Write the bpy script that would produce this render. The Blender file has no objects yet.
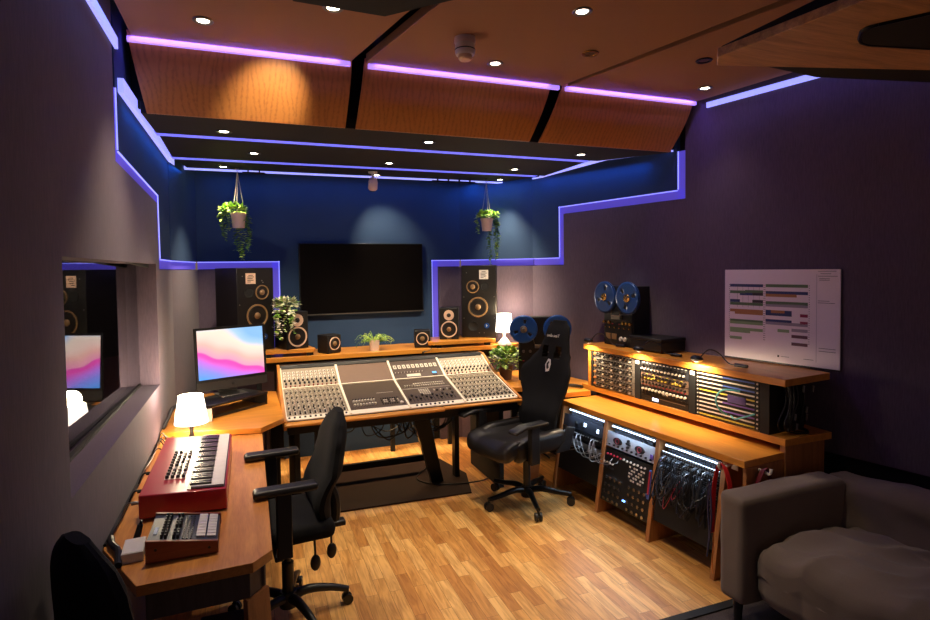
import bpy, math, random
from mathutils import Vector, Matrix, noise
random.seed(7)
PI = math.pi
def R(a): return math.radians(a)
col = bpy.context.scene.collection
sc = bpy.context.scene

# ------------------------------------------------------------ mesh builder
class MB:
    def __init__(s, M=None):
        s.v = []; s.f = []; s.m = []; s.k = 0; s.T = M or Matrix.Identity(4)
    def mat(s, k): s.k = k; return s
    def add(s, vs, fs):
        b = len(s.v)
        for p in vs: s.v.append(tuple(s.T @ Vector(p)))
        for f in fs: s.f.append([b + i for i in f]); s.m.append(s.k)
        return s
    def box(s, x0, x1, y0, y1, z0, z1):
        return s.add([(x0,y0,z0),(x1,y0,z0),(x1,y1,z0),(x0,y1,z0),(x0,y0,z1),(x1,y0,z1),(x1,y1,z1),(x0,y1,z1)],
                     [(0,3,2,1),(4,5,6,7),(0,1,5,4),(1,2,6,5),(2,3,7,6),(3,0,4,7)])
    def cb(s, c, d):
        return s.box(c[0]-d[0]/2, c[0]+d[0]/2, c[1]-d[1]/2, c[1]+d[1]/2, c[2]-d[2]/2, c[2]+d[2]/2)
    def ext(s, pts, vec):
        n = len(pts); vec = Vector(vec); P = [Vector(p) for p in pts]
        nn = Vector((0,0,0))
        for i in range(n): nn += P[i].cross(P[(i+1) % n])
        if nn.dot(vec) < 0: P.reverse()
        vs = P + [p + vec for p in P]
        fs = [tuple(range(n-1, -1, -1)), tuple(range(n, 2*n))]
        for i in range(n):
            j = (i+1) % n; fs.append((i, j, n+j, n+i))
        return s.add(vs, fs)
    def prism(s, poly, z0, z1):
        return s.ext([(p[0], p[1], z0) for p in poly], (0,0,z1-z0))
    def frame(s, ax):
        ax = Vector(ax).normalized()
        t = Vector((0,0,1)) if abs(ax.z) < .9 else Vector((1,0,0))
        u = ax.cross(t).normalized(); w = ax.cross(u).normalized()
        return ax, u, w
    def lathe(s, prof, o=(0,0,0), ax=(0,0,1), n=20):
        ax, u, w = s.frame(ax); o = Vector(o)
        vs = []; fs = []
        for (r, h) in prof:
            for i in range(n):
                a = 2*PI*i/n
                vs.append(o + ax*h + (u*math.cos(a) + w*math.sin(a))*max(r, 1e-4))
        for k in range(len(prof)-1):
            for i in range(n):
                j = (i+1) % n
                fs.append((k*n+i, (k+1)*n+i, (k+1)*n+j, k*n+j))
        fs.append(tuple(range(n))); L = (len(prof)-1)*n
        fs.append(tuple(L+i for i in range(n-1, -1, -1)))
        return s.add(vs, fs)
    def cyl(s, p0, p1, r0, r1=None, n=16):
        p0 = Vector(p0); p1 = Vector(p1); d = p1-p0
        return s.lathe([(r0, 0), (r0 if r1 is None else r1, d.length)], p0, d, n)
    def ring(s, c, ax, R_, r, n=24, m=8):
        ax, u, w = s.frame(ax); c = Vector(c); vs = []; fs = []
        for i in range(n):
            a = 2*PI*i/n; d = u*math.cos(a) + w*math.sin(a)
            for j in range(m):
                b = 2*PI*j/m
                vs.append(c + d*(R_ + r*math.cos(b)) + ax*(r*math.sin(b)))
        for i in range(n):
            for j in range(m):
                fs.append((i*m+j, ((i+1) % n)*m+j, ((i+1) % n)*m+(j+1) % m, i*m+(j+1) % m))
        return s.add(vs, fs)
    def tube(s, pts, r, n=8, smooth=0):
        P = [Vector(p) for p in pts]
        if smooth:
            Q = []
            for i in range(len(P)-1):
                p0 = P[max(i-1, 0)]; p1 = P[i]; p2 = P[i+1]; p3 = P[min(i+2, len(P)-1)]
                for k in range(smooth):
                    t = k/smooth
                    Q.append(.5*((2*p1) + (p2-p0)*t + (2*p0-5*p1+4*p2-p3)*t*t + (3*p1-p0-3*p2+p3)*t**3))
            Q.append(P[-1]); P = Q
        rr = r if isinstance(r, (list, tuple)) else None
        vs = []; fs = []; u = None
        for i, p in enumerate(P):
            t = (P[min(i+1, len(P)-1)] - P[max(i-1, 0)]).normalized()
            if u is None: _, u, w = s.frame(t)
            u = (u - t*u.dot(t)).normalized(); w = t.cross(u)
            if rr: q = i/(len(P)-1)*(len(rr)-1); k = min(int(q), len(rr)-2); ra = rr[k]+(rr[k+1]-rr[k])*(q-k)
            else: ra = r
            for j in range(n):
                a = 2*PI*j/n; vs.append(p + (u*math.cos(a) + w*math.sin(a))*ra)
        for i in range(len(P)-1):
            for j in range(n):
                k = (j+1) % n
                fs.append((i*n+j, i*n+k, (i+1)*n+k, (i+1)*n+j))
        fs.append(tuple(range(n-1, -1, -1))); L = (len(P)-1)*n; fs.append(tuple(L+j for j in range(n)))
        return s.add(vs, fs)
    def ell(s, c, r, n=16, m=10):
        c = Vector(c); vs = []; fs = []
        for k in range(1, m):
            t = PI*k/m
            for i in range(n):
                a = 2*PI*i/n
                vs.append(c + Vector((r[0]*math.sin(t)*math.cos(a), r[1]*math.sin(t)*math.sin(a), -r[2]*math.cos(t))))
        for k in range(m-2):
            for i in range(n):
                j = (i+1) % n; fs.append((k*n+i, k*n+j, (k+1)*n+j, (k+1)*n+i))
        b = len(vs); vs.append(c - Vector((0,0,r[2]))); vs.append(c + Vector((0,0,r[2])))
        for i in range(n):
            j = (i+1) % n; fs.append((b, j, i)); fs.append((b+1, (m-2)*n+i, (m-2)*n+j))
        return s.add(vs, fs)
    def soft(s, x0, x1, y0, y1, z0, z1, r=.03, n=8, disp=None):
        """rounded, subdivided box; disp(p, normal) moves its points"""
        c = Vector(((x0+x1)/2, (y0+y1)/2, (z0+z1)/2)); h = Vector(((x1-x0)/2, (y1-y0)/2, (z1-z0)/2))
        key = {}; vs = []; fs = []
        N = [max(3, int(n*2*h[i]/max(h)) + 2) for i in range(3)]
        def vert(q):
            k = tuple(round(a, 5) for a in q)
            if k in key: return key[k]
            inn = Vector([max(-h[i]+r, min(h[i]-r, q[i])) for i in range(3)])
            d = Vector(q) - inn
            nn = d.normalized() if d.length > 1e-9 else Vector(q).normalized()
            p = c + inn + nn*r if d.length > 1e-9 else c + Vector(q)
            if disp: p = disp(p, nn)
            key[k] = len(vs); vs.append(p); return key[k]
        def lin(a, k, nn):
            e = [-h[a]] + [(-h[a]+r*.35)] + [-h[a]+r + (2*h[a]-2*r)*i/nn for i in range(nn+1)] + [h[a]-r*.35, h[a]]
            return e[k]
        for a in range(3):
            b, d = (a+1) % 3, (a+2) % 3
            for sg in (-1, 1):
                nb, nd = N[b], N[d]
                for i in range(nb+4):
                    for j in range(nd+4):
                        ids = []
                        for (ii, jj) in ((i, j), (i+1, j), (i+1, j+1), (i, j+1)):
                            q = [0, 0, 0]; q[a] = sg*h[a]; q[b] = lin(b, ii, nb); q[d] = lin(d, jj, nd)
                            ids.append(vert(q))
                        if sg < 0: ids.reverse()
                        fs.append(tuple(ids))
        return s.add(vs, fs)

def build(name, mb, mats, parent=None, bevel=0, ang=40, loc=None, rz=0, seg=2):
    me = bpy.data.meshes.new(name)
    me.from_pydata(mb.v, [], mb.f)
    if not isinstance(mats, (list, tuple)): mats = [mats]
    for m in mats: me.materials.append(m)
    me.polygons.foreach_set('material_index', [min(k, len(mats)-1) for k in mb.m])
    me.polygons.foreach_set('use_smooth', [True]*len(me.polygons))
    me.update()
    try: me.set_sharp_from_angle(angle=R(ang))
    except Exception: pass
    o = bpy.data.objects.new(name, me); col.objects.link(o)
    if parent is not None: o.parent = parent
    if loc: o.location = loc
    if rz: o.rotation_euler = (0, 0, rz)
    if bevel:
        b = o.modifiers.new('bevel', 'BEVEL'); b.width = bevel; b.segments = seg; b.limit_method = 'ANGLE'; b.angle_limit = R(50)
    return o
def build_each(name, mb, mats, parent, limit=100):
    """one part per connected piece; past the limit the rest is one stuff part"""
    n = len(mb.v); par = list(range(n))
    def find(a):
        while par[a] != a: par[a] = par[par[a]]; a = par[a]
        return a
    for f in mb.f:
        r = find(f[0])
        for i in f[1:]: par[find(i)] = r
    groups = {}
    for k, f in enumerate(mb.f): groups.setdefault(find(f[0]), []).append(k)
    def sub(ks):
        q = MB(); mp = {}
        for k in ks:
            g = []
            for i in mb.f[k]:
                if i not in mp: mp[i] = len(q.v); q.v.append(mb.v[i])
                g.append(mp[i])
            q.f.append(g); q.m.append(mb.m[k])
        return q
    gs = list(groups.values())
    for ks in gs[:limit]: build(name, sub(ks), mats, parent)
    if len(gs) > limit:
        build(name, sub([k for ks in gs[limit:] for k in ks]), mats, parent)['kind'] = 'stuff'
def tag(o, label, cat, group=None, kind=None):
    o['label'] = label; o['category'] = cat
    if group: o['group'] = group
    if kind: o['kind'] = kind
    return o
def struct(o): o['kind'] = 'structure'; return o
def thing(name, loc, rz, label, cat, group=None):
    o = bpy.data.objects.new(name, None); col.objects.link(o); o.empty_display_size = .05
    o.location = loc; o.rotation_euler = (0, 0, rz)
    return tag(o, label, cat, group)
def dup(o, parent=None, depth=0):
    c = o.copy(); col.objects.link(c)
    if parent is not None: c.parent = parent
    for ch in [x for x in list(col.objects) if x.parent == o]:
        dup(ch, c, depth+1)
    return c
def text_mesh(name, txt, size, M, mat, parent, depth=.0008):
    cu = bpy.data.curves.new('tmp', 'FONT'); cu.body = txt; cu.size = size; cu.extrude = depth
    cu.align_x = 'CENTER'; cu.align_y = 'CENTER'
    t = bpy.data.objects.new('tmp', cu); col.objects.link(t)
    dg = bpy.context.evaluated_depsgraph_get(); dg.update()
    me = bpy.data.meshes.new_from_object(t.evaluated_get(dg))
    bpy.data.objects.remove(t); bpy.data.curves.remove(cu)
    me.transform(M); me.materials.clear(); me.materials.append(mat); me.name = name
    o = bpy.data.objects.new(name, me); col.objects.link(o); o.parent = parent
    return o

# ------------------------------------------------------------ materials
def lin(c):
    if isinstance(c, str):
        c = [int(c[i:i+2], 16)/255 for i in (0, 2, 4)]
        c = [x/12.92 if x <= .04045 else ((x+.055)/1.055)**2.4 for x in c]
    return (c[0], c[1], c[2], 1)
def new(name):
    m = bpy.data.materials.new(name); m.use_nodes = True
    return m, m.node_tree.nodes, m.node_tree.links, m.node_tree.nodes['Principled BSDF']
def plain(name, c, rough=.5, metal=0, spec=.5, coat=0, var=.08, vs=40, bump=0):
    m, N, L, B = new(name)
    B.inputs['Roughness'].default_value = rough; B.inputs['Metallic'].default_value = metal
    B.inputs['Specular IOR Level'].default_value = spec; B.inputs['Coat Weight'].default_value = coat
    tc = N.new('ShaderNodeTexCoord'); nz = N.new('ShaderNodeTexNoise'); nz.inputs['Scale'].default_value = vs
    nz.inputs['Detail'].default_value = 3
    L.new(tc.outputs['Object'], nz.inputs['Vector'])
    mx = N.new('ShaderNodeMix'); mx.data_type = 'RGBA'
    k = lin(c); mx.inputs[6].default_value = (k[0]*(1-var), k[1]*(1-var), k[2]*(1-var), 1)
    mx.inputs[7].default_value = (min(1, k[0]*(1+var)), min(1, k[1]*(1+var)), min(1, k[2]*(1+var)), 1)
    L.new(nz.outputs['Fac'], mx.inputs[0]); L.new(mx.outputs[2], B.inputs['Base Color'])
    if bump:
        bp = N.new('ShaderNodeBump'); bp.inputs['Strength'].default_value = bump; bp.inputs['Distance'].default_value = .003
        L.new(nz.outputs['Fac'], bp.inputs['Height']); L.new(bp.outputs[0], B.inputs['Normal'])
    return m
def emit(name, c, st, c2=None):
    m, N, L, B = new(name)
    B.inputs['Base Color'].default_value = lin(c); B.inputs['Emission Color'].default_value = lin(c)
    B.inputs['Emission Strength'].default_value = st; B.inputs['Roughness'].default_value = .6
    return m
def wood(name, c1, c2, axis='x', sc_=1, rough=.35, streak=1.0, coat=.1):
    """grain runs along axis"""
    m, N, L, B = new(name)
    B.inputs['Roughness'].default_value = rough; B.inputs['Coat Weight'].default_value = coat
    B.inputs['Coat Roughness'].default_value = .3
    tc = N.new('ShaderNodeTexCoord'); mp = N.new('ShaderNodeMapping')
    s = {'x': (1.2, 14, 14), 'y': (14, 1.2, 14), 'z': (14, 14, 1.2)}[axis]
    mp.inputs['Scale'].default_value = [a*sc_ for a in s]
    L.new(tc.outputs['Object'], mp.inputs['Vector'])
    n1 = N.new('ShaderNodeTexNoise'); n1.inputs['Scale'].default_value = 1.5; n1.inputs['Detail'].default_value = 6
    n1.inputs['Distortion'].default_value = .8
    n2 = N.new('ShaderNodeTexNoise'); n2.inputs['Scale'].default_value = 9; n2.inputs['Detail'].default_value = 4
    L.new(mp.outputs[0], n1.inputs['Vector']); L.new(mp.outputs[0], n2.inputs['Vector'])
    ad = N.new('ShaderNodeMath'); ad.operation = 'MULTIPLY_ADD'; ad.inputs[1].default_value = .5
    L.new(n2.outputs['Fac'], ad.inputs[0]); L.new(n1.outputs['Fac'], ad.inputs[2])
    cr = N.new('ShaderNodeValToRGB'); cr.color_ramp.elements[0].position = .75 - .3*streak; cr.color_ramp.elements[1].position = .75 + .25*streak
    cr.color_ramp.elements[0].color = lin(c2); cr.color_ramp.elements[1].color = lin(c1)
    L.new(ad.outputs[0], cr.inputs['Fac']); L.new(cr.outputs[0], B.inputs['Base Color'])
    return m
def veneer(name, c1, c2):
    """crown-cut oak veneer: nested arches standing along z"""
    m, N, L, B = new(name)
    B.inputs['Roughness'].default_value = .38; B.inputs['Coat Weight'].default_value = .15; B.inputs['Coat Roughness'].default_value = .35
    tc = N.new('ShaderNodeTexCoord'); sp = N.new('ShaderNodeSeparateXYZ'); L.new(tc.outputs['Object'], sp.inputs[0])
    def mth(op, a_, b_=None, c_=None):
        n_ = N.new('ShaderNodeMath'); n_.operation = op
        for i, q in enumerate((a_, b_, c_)):
            if q is None: continue
            if isinstance(q, (int, float)): n_.inputs[i].default_value = q
            else: L.new(q, n_.inputs[i])
        return n_.outputs[0]
    nd = N.new('ShaderNodeTexNoise'); nd.inputs['Scale'].default_value = 2.2; nd.inputs['Detail'].default_value = 2; L.new(tc.outputs['Object'], nd.inputs['Vector'])
    xl = mth('SUBTRACT', mth('PINGPONG', mth('MULTIPLY_ADD', nd.outputs['Fac'], .12, sp.outputs['X']), .17), .085)
    f_ = mth('MULTIPLY_ADD', mth('ABSOLUTE', xl), 34.0, mth('MULTIPLY', sp.outputs['Z'], 3.6))
    class _F: pass
    fr = N.new('ShaderNodeMath'); fr.operation = 'PINGPONG'; fr.inputs[1].default_value = .5
    L.new(mth('MULTIPLY_ADD', nd.outputs['Fac'], 1.2, f_), fr.inputs[0])
    mp2 = N.new('ShaderNodeMapping'); mp2.inputs['Scale'].default_value = (60, 60, 2.5); L.new(tc.outputs['Object'], mp2.inputs['Vector'])
    n2 = N.new('ShaderNodeTexNoise'); n2.inputs['Scale'].default_value = 1.6; n2.inputs['Detail'].default_value = 5; L.new(mp2.outputs[0], n2.inputs['Vector'])
    ad = N.new('ShaderNodeMath'); ad.operation = 'ADD'; L.new(fr.outputs[0], ad.inputs[0]); L.new(n2.outputs['Fac'], ad.inputs[1])
    cr = N.new('ShaderNodeValToRGB'); cr.color_ramp.elements[0].position = .25; cr.color_ramp.elements[1].position = .8
    cr.color_ramp.elements[0].color = lin(c2); cr.color_ramp.elements[1].color = lin(c1)
    L.new(ad.outputs[0], cr.inputs['Fac']); L.new(cr.outputs[0], B.inputs['Base Color'])
    return m
def fabric(name, c, var=.12, rough=.95, scale=220, bump=.25, sheen=.0, stripe=0):
    m, N, L, B = new(name)
    B.inputs['Roughness'].default_value = rough; B.inputs['Specular IOR Level'].default_value = .2
    B.inputs['Sheen Weight'].default_value = sheen
    tc = N.new('ShaderNodeTexCoord')
    n1 = N.new('ShaderNodeTexNoise'); n1.inputs['Scale'].default_value = scale; n1.inputs['Detail'].default_value = 2
    mp = N.new('ShaderNodeMapping'); mp.inputs['Scale'].default_value = (1, 1, .12) if stripe else (1, 1, 1)
    L.new(tc.outputs['Object'], mp.inputs['Vector']); L.new(mp.outputs[0], n1.inputs['Vector'])
    n2 = N.new('ShaderNodeTexNoise'); n2.inputs['Scale'].default_value = 2.5; n2.inputs['Detail'].default_value = 3
    L.new(tc.outputs['Object'], n2.inputs['Vector'])
    ad = N.new('ShaderNodeMath'); ad.operation = 'MULTIPLY_ADD'; ad.inputs[1].default_value = .6
    L.new(n2.outputs['Fac'], ad.inputs[0]); L.new(n1.outputs['Fac'], ad.inputs[2])
    mx = N.new('ShaderNodeValToRGB'); k = lin(c)
    mx.color_ramp.elements[0].position = .5; mx.color_ramp.elements[1].position = 1.1 if False else 1
    mx.color_ramp.elements[0].color = [k[i]*(1-var*1.5) for i in range(3)] + [1]
    mx.color_ramp.elements[1].color = [min(1, k[i]*(1+var*1.5)) for i in range(3)] + [1]
    L.new(ad.outputs[0], mx.inputs[0]); L.new(mx.outputs[0], B.inputs['Base Color'])
    bp = N.new('ShaderNodeBump'); bp.inputs['Strength'].default_value = bump; bp.inputs['Distance'].default_value = .002
    L.new(n1.outputs['Fac'], bp.inputs['Height']); L.new(bp.outputs[0], B.inputs['Normal'])
    return m
def floor_layer():
    m, N, L, B = new('oak_floor')
    tc = N.new('ShaderNodeTexCoord'); mp = N.new('ShaderNodeMapping')
    mp.inputs['Rotation'].default_value = (0, 0, R(90)); mp.inputs['Location'].default_value = (.13, .05, 0)
    L.new(tc.outputs['Object'], mp.inputs['Vector'])
    br = N.new('ShaderNodeTexBrick'); br.inputs['Scale'].default_value = 1
    br.inputs['Brick Width'].default_value = .42; br.inputs['Row Height'].default_value = .068; br.offset = .37; br.offset_frequency = 2
    br.inputs['Mortar Size'].default_value = .0008; br.inputs['Mortar Smooth'].default_value = .2; br.inputs['Bias'].default_value = 0
    br.inputs['Color1'].default_value = (0, 0, 0, 1); br.inputs['Color2'].default_value = (1, 1, 1, 1); br.inputs['Mortar'].default_value = (.2, .2, .2, 1)
    L.new(mp.outputs[0], br.inputs['Vector'])
    mp2 = N.new('ShaderNodeMapping'); mp2.inputs['Scale'].default_value = (16, 1.6, 1); L.new(tc.outputs['Object'], mp2.inputs['Vector'])
    off = N.new('ShaderNodeVectorMath'); off.operation = 'ADD'
    sm = N.new('ShaderNodeVectorMath'); sm.operation = 'SCALE'; sm.inputs['Scale'].default_value = 9
    L.new(br.outputs['Color'], sm.inputs[0]); L.new(mp2.outputs[0], off.inputs[0]); L.new(sm.outputs[0], off.inputs[1])
    n1 = N.new('ShaderNodeTexNoise'); n1.inputs['Scale'].default_value = 2.6; n1.inputs['Detail'].default_value = 6; n1.inputs['Distortion'].default_value = 1.2
    L.new(off.outputs[0], n1.inputs['Vector'])
    cr = N.new('ShaderNodeValToRGB'); e = cr.color_ramp.elements
    e[0].position = 0; e[0].color = lin('bd8040'); e[1].position = 1; e[1].color = lin('eebd74')
    k = e.new(.5); k.color = lin('dba258')
    L.new(br.outputs['Color'], cr.inputs['Fac'])
    cr2 = N.new('ShaderNodeValToRGB'); cr2.color_ramp.elements[0].position = .3; cr2.color_ramp.elements[1].position = .62
    cr2.color_ramp.elements[0].color = (.5, .4, .3, 1); cr2.color_ramp.elements[1].color = (1, 1, 1, 1)
    L.new(n1.outputs['Fac'], cr2.inputs['Fac'])
    mu = N.new('ShaderNodeMix'); mu.data_type = 'RGBA'; mu.blend_type = 'MULTIPLY'; mu.inputs[0].default_value = .8
    L.new(cr.outputs[0], mu.inputs[6]); L.new(cr2.outputs[0], mu.inputs[7])
    mo = N.new('ShaderNodeMix'); mo.data_type = 'RGBA'; mo.blend_type = 'MIX'; mo.inputs[7].default_value = lin('5a3418')
    L.new(br.outputs['Fac'], mo.inputs[0]); L.new(mu.outputs[2], mo.inputs[6])
    L.new(mo.outputs[2], B.inputs['Base Color'])
    B.inputs['Roughness'].default_value = .42; B.inputs['Coat Weight'].default_value = .15; B.inputs['Coat Roughness'].default_value = .35
    return m
def screen_mat():
    """soft pink, coral and blue waves of a desktop picture"""
    m, N, L, B = new('screen_waves')
    tc = N.new('ShaderNodeTexCoord'); sp = N.new('ShaderNodeSeparateXYZ'); L.new(tc.outputs['Object'], sp.inputs[0])
    nz = N.new('ShaderNodeTexNoise'); nz.inputs['Scale'].default_value = 3.2; nz.inputs['Detail'].default_value = 1
    L.new(tc.outputs['Object'], nz.inputs['Vector'])
    a = N.new('ShaderNodeMath'); a.operation = 'MULTIPLY_ADD'; a.inputs[1].default_value = .35; L.new(sp.outputs['X'], a.inputs[0])
    L.new(sp.outputs['Z'], a.inputs[2])
    b = N.new('ShaderNodeMath'); b.operation = 'MULTIPLY_ADD'; b.inputs[1].default_value = .22; L.new(nz.outputs['Fac'], b.inputs[0]); L.new(a.outputs[0], b.inputs[2])
    mr = N.new('ShaderNodeMapRange'); mr.inputs['From Min'].default_value = .09; mr.inputs['From Max'].default_value = .56
    L.new(b.outputs[0], mr.inputs['Value'])
    cr = N.new('ShaderNodeValToRGB'); e = cr.color_ramp.elements
    e[0].position = 0; e[0].color = lin('5a9cf0'); e[1].position = 1; e[1].color = lin('86b4e6')
    for p, c in ((.16, '8d8cf0'), (.3, 'c873e0'), (.4, 'f050b4'), (.44, 'ea4fb0'), (.47, 'f59ab8'), (.6, 'f6b4a8'), (.7, 'f8cfc0'), (.8, 'f6dcc8'), (.88, 'a8c8ee')):
        k = e.new(p); k.color = lin(c)
    L.new(mr.outputs[0], cr.inputs['Fac'])
    L.new(cr.outputs[0], B.inputs['Emission Color']); B.inputs['Emission Strength'].default_value = 1.0
    B.inputs['Base Color'].default_value = (.01, .01, .01, 1); B.inputs['Roughness'].default_value = .2
    return m

M = {}
M['floor'] = floor_layer()
M['carpet'] = fabric('carpet', '423a3a', .3, 1, 260, .5)
M['fab'] = fabric('wall_fabric', '5c505f', .10, .95, 160, .3, .1, 1)
M['blue'] = fabric('blue_wall', '304666', .06, .85, 200, .1)
M['ceil'] = plain('ceiling_cloth', '9c7156', .85, var=.05, vs=200, bump=.1)
M['black'] = plain('black_soffit', '09090a', .8)
M['ven'] = veneer('ceiling_veneer', 'cc884a', 'a86a38')
M['ven2'] = wood('cloud_veneer', 'e6b078', 'a87448', 'x', 1.6)
M['desk'] = wood('desk_oak', 'e0983c', 'c27a28', 'x', 1.2, .33)
M['desky'] = wood('desk_oak_long', 'e0983c', 'c27a28', 'y', 1.2, .33)
M['deskred'] = wood('desk_oak_red', 'd8944a', 'b26e30', 'y', 1.4, .33)
M['leg'] = wood('leg_oak', 'b97c48', '8f5c34', 'z', 1.4, .4)
M['apron'] = wood('apron_dark', '5c4c48', '443632', 'z', 2, .6)
M['blk'] = plain('black_plastic', '131314', .42)
M['blk2'] = plain('black_matte', '0c0c0d', .75)
M['blkmetal'] = plain('black_metal', '161617', .3, .6)
M['spk'] = plain('speaker_cabinet', '100d0b', .5)
M['cone'] = plain('speaker_cone', '1c1612', .45)
M['cap'] = plain('dust_cap', '8a6c48', .35)
M['chrome'] = plain('chrome', 'c0c0c0', .2, 1)
M['steel'] = plain('brushed_steel', '8d8a86', .35, .9)
M['pink'] = plain('pale_ring', 'd6b49c', .45)
M['white'] = plain('white_plastic', 'dcd6d0', .45)
M['pot'] = plain('white_ceramic', 'd6bfb2', .5)
M['cloth_black'] = fabric('black_cloth', '141416', .15, .9, 300, .2)
M['leather'] = plain('black_leather', '191718', .38, vs=300, bump=.15)
M['sofa'] = fabric('sofa_cloth', '72655d', .08, .9, 400, .2, .15)
M['red'] = plain('red_lacquer', 'a80d2c', .3, coat=.4)
M['redcable'] = plain('red_cable', 'c8141e', .45)
M['panel'] = plain('console_panel', '9a8c78', .4, .2)
M['panelw'] = plain('console_frame', 'f2e6d2', .4)
M['paneld'] = plain('console_dark_panel', '56493e', .4, .2)
M['preamp'] = plain('preamp_panel', '7c766e', .4, .2)
M['silver'] = plain('silver_face', 'c4c8ce', .35, .4)
M['brown'] = plain('brown_panel', '6e5748', .5)
M['knob'] = plain('dark_knob', '1d1a18', .4)
M['knobw'] = plain('pale_knob', 'd4cabc', .4)
M['knobr'] = plain('red_knob', '8c3a2c', .4)
M['keyw'] = plain('white_key', 'e8e2dc', .3)
M['keyb'] = plain('black_key', '0d0d0e', .25)
M['nordpanel'] = plain('silver_panel', 'b09090', .35, .1)
M['woodred'] = wood('end_cheek', '8e4224', '6c2e18', 'x', 2, .4)
M['slate'] = plain('slate_panel', '2a2d35', .4)
M['bluereel'] = plain('blue_reel', '1f4f9c', .35, .3)
M['navy'] = plain('navy_reel', '1b3f7c', .35, .3)
M['gold'] = plain('brass', 'c9a05a', .25, 1)
M['green'] = plain('leaf_green', '7aa83a', .5, var=.4, vs=18)
M['green2'] = plain('leaf_bright', 'bcd860', .5, var=.3, vs=18)
M['green3'] = plain('leaf_dark', '4c7434', .5, var=.4, vs=18)
M['pale'] = plain('leaf_pale', 'ece4b8', .5, var=.3, vs=18)
M['rope'] = plain('grey_rope', '9a948c', .8)
M['shade'] = emit('lamp_shade_glow', 'fff0dc', 3.2)
M['led'] = emit('led_periwinkle', (.16, .17, 1.0), .70)
M['ledw'] = emit('led_bright_lavender', (.30, .32, 1.0), .95)
M['ledp'] = emit('led_violet', (.46, .26, 1.0), .75)
M['chan'] = emit('channel_glow', (.10, .07, .55), .45)  # tape light on the channel base, put in as its own glow
M['lens'] = emit('spot_lens', 'fff0d8', 14)
M['lensoff'] = plain('unlit_lens', '6a4a2c', .3)
M['cool'] = emit('rack_light', 'cfe4ff', 3.0)
M['bulb'] = emit('warm_bulb', 'ffd090', 20)
M['screen'] = screen_mat()
M['tv'] = plain('tv_glass', '0a0807', .22, spec=.15)
M['paper'] = plain('poster_paper', 'f4e8ec', .6, var=.02)
for n_, c_ in dict(pb='31406e', pg='5d7a55', po='b07a4a', pk='3a3038', pp='6a4450', pgl='8fae7c', pm='9a2c50', pgr='a39aa4').items(): M[n_] = plain('ink_'+n_, c_, .6)
M['wbox'] = plain('white_card', 'c9b4a4', .6)
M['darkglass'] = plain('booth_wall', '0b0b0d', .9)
for n_, c_ in dict(blu='4a64b4', yel='c9b84a', pur='7a5aa8', cyn='58b0b8', ora='c87a3c', gre='6a9a4a', redd='a8283c').items(): M[n_] = plain('tint_'+n_, c_, .4)
gl, N, L, B = new('window_glass')
B.inputs['Transmission Weight'].default_value = 1; B.inputs['Roughness'].default_value = .0; B.inputs['IOR'].default_value = 1.5
B.inputs['Base Color'].default_value = (.75, .8, .85, 1)
M['glass'] = gl

# ------------------------------------------------------------ room shell
RA = Vector((3.04, 3.1)); RD = Vector((-.214, 1)).normalized()           # right wall line (cladding face)
def rw(y): return 3.04 - .214*(y-3.1)
def wall_piece(name, P, Q, poly, o0, o1, mat, kind=True, bevel=0):
    """polygon in (distance along P->Q, z), extruded from o0 to o1 along the normal facing the room"""
    P = Vector(P); Q = Vector(Q); t = (Q-P).normalized(); n = Vector((t.y, -t.x))   # room is on the right of P->Q
    mb = MB()
    pts = [(P.x + t.x*s + n.x*o0, P.y + t.y*s + n.y*o0, z) for s, z in poly]
    mb.ext(pts, (n.x*(o1-o0), n.y*(o1-o0), 0))
    o = build(name, mb, mat, bevel=bevel)
    if kind: struct(o)
    return o
def wall_led(P, Q, path, w, side, name, label, group, mat_line, mat_chan, off=-.018):
    """LED channel: a band beside the path, glowing in place of tape light on the base, and a bright tape on the path itself"""
    P = Vector(P); Q = Vector(Q); t = (Q-P).normalized(); n = Vector((t.y, -t.x))
    def W(s, z, o): return Vector((P.x + t.x*s + n.x*o, P.y + t.y*s + n.y*o, z))
    root = None
    a = MB(); b = MB()
    nseg = len(path)-1
    for ki, ((s0, z0), (s1, z1)) in enumerate(zip(path[:-1], path[1:])):
        d = Vector((s1-s0, z1-z0)).normalized(); q = Vector((d.y, -d.x))*side
        oa = (s0, z0, s1, z1)
        if ki > 0: s0 -= d.x*w; z0 -= d.y*w
        if ki < nseg-1: s1 += d.x*w; z1 += d.y*w
        e = d*.0
        c = [(s0, z0), (s1, z1), (s1+q.x*w, z1+q.y*w), (s0+q.x*w, z0+q.y*w)]
        w_ = w; a.ext([W(x, z, off-.006) for x, z in c], W(0, 0, .006)-W(0, 0, 0))
        q2 = -q*.006; s0, z0, s1, z1 = oa
        c = [(s0, z0), (s1, z1), (s1+q2.x, z1+q2.y), (s0+q2.x, z0+q2.y)]
        b.ext([W(x-q2.x*1.6, z-q2.y*1.6, off+.002) for x, z in c], W(0, 0, .006)-W(0, 0, 0))
    o = thing(name, (0, 0, 0), 0, label, 'light strip', group)
    build('glow_band', a, mat_chan, o); build('tape', b, mat_line, o)
    return o

struct(build('floor', MB().box(-1.9, 4.3, 2.3, 6.2, -.1, 0), M['floor']))
struct(build('floor', MB().box(-1.9, 4.6, -1.7, 2.25, -.1, -.002), M['carpet']))
struct(build('trim_1', MB().box(-.6, 3.2, 2.25, 2.3, -.1, .006), M['blk2']))
struct(build('ceiling', MB().box(-1.9, 4.6, -1.7, 6.2, 3.08, 3.2), M['black']))
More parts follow.
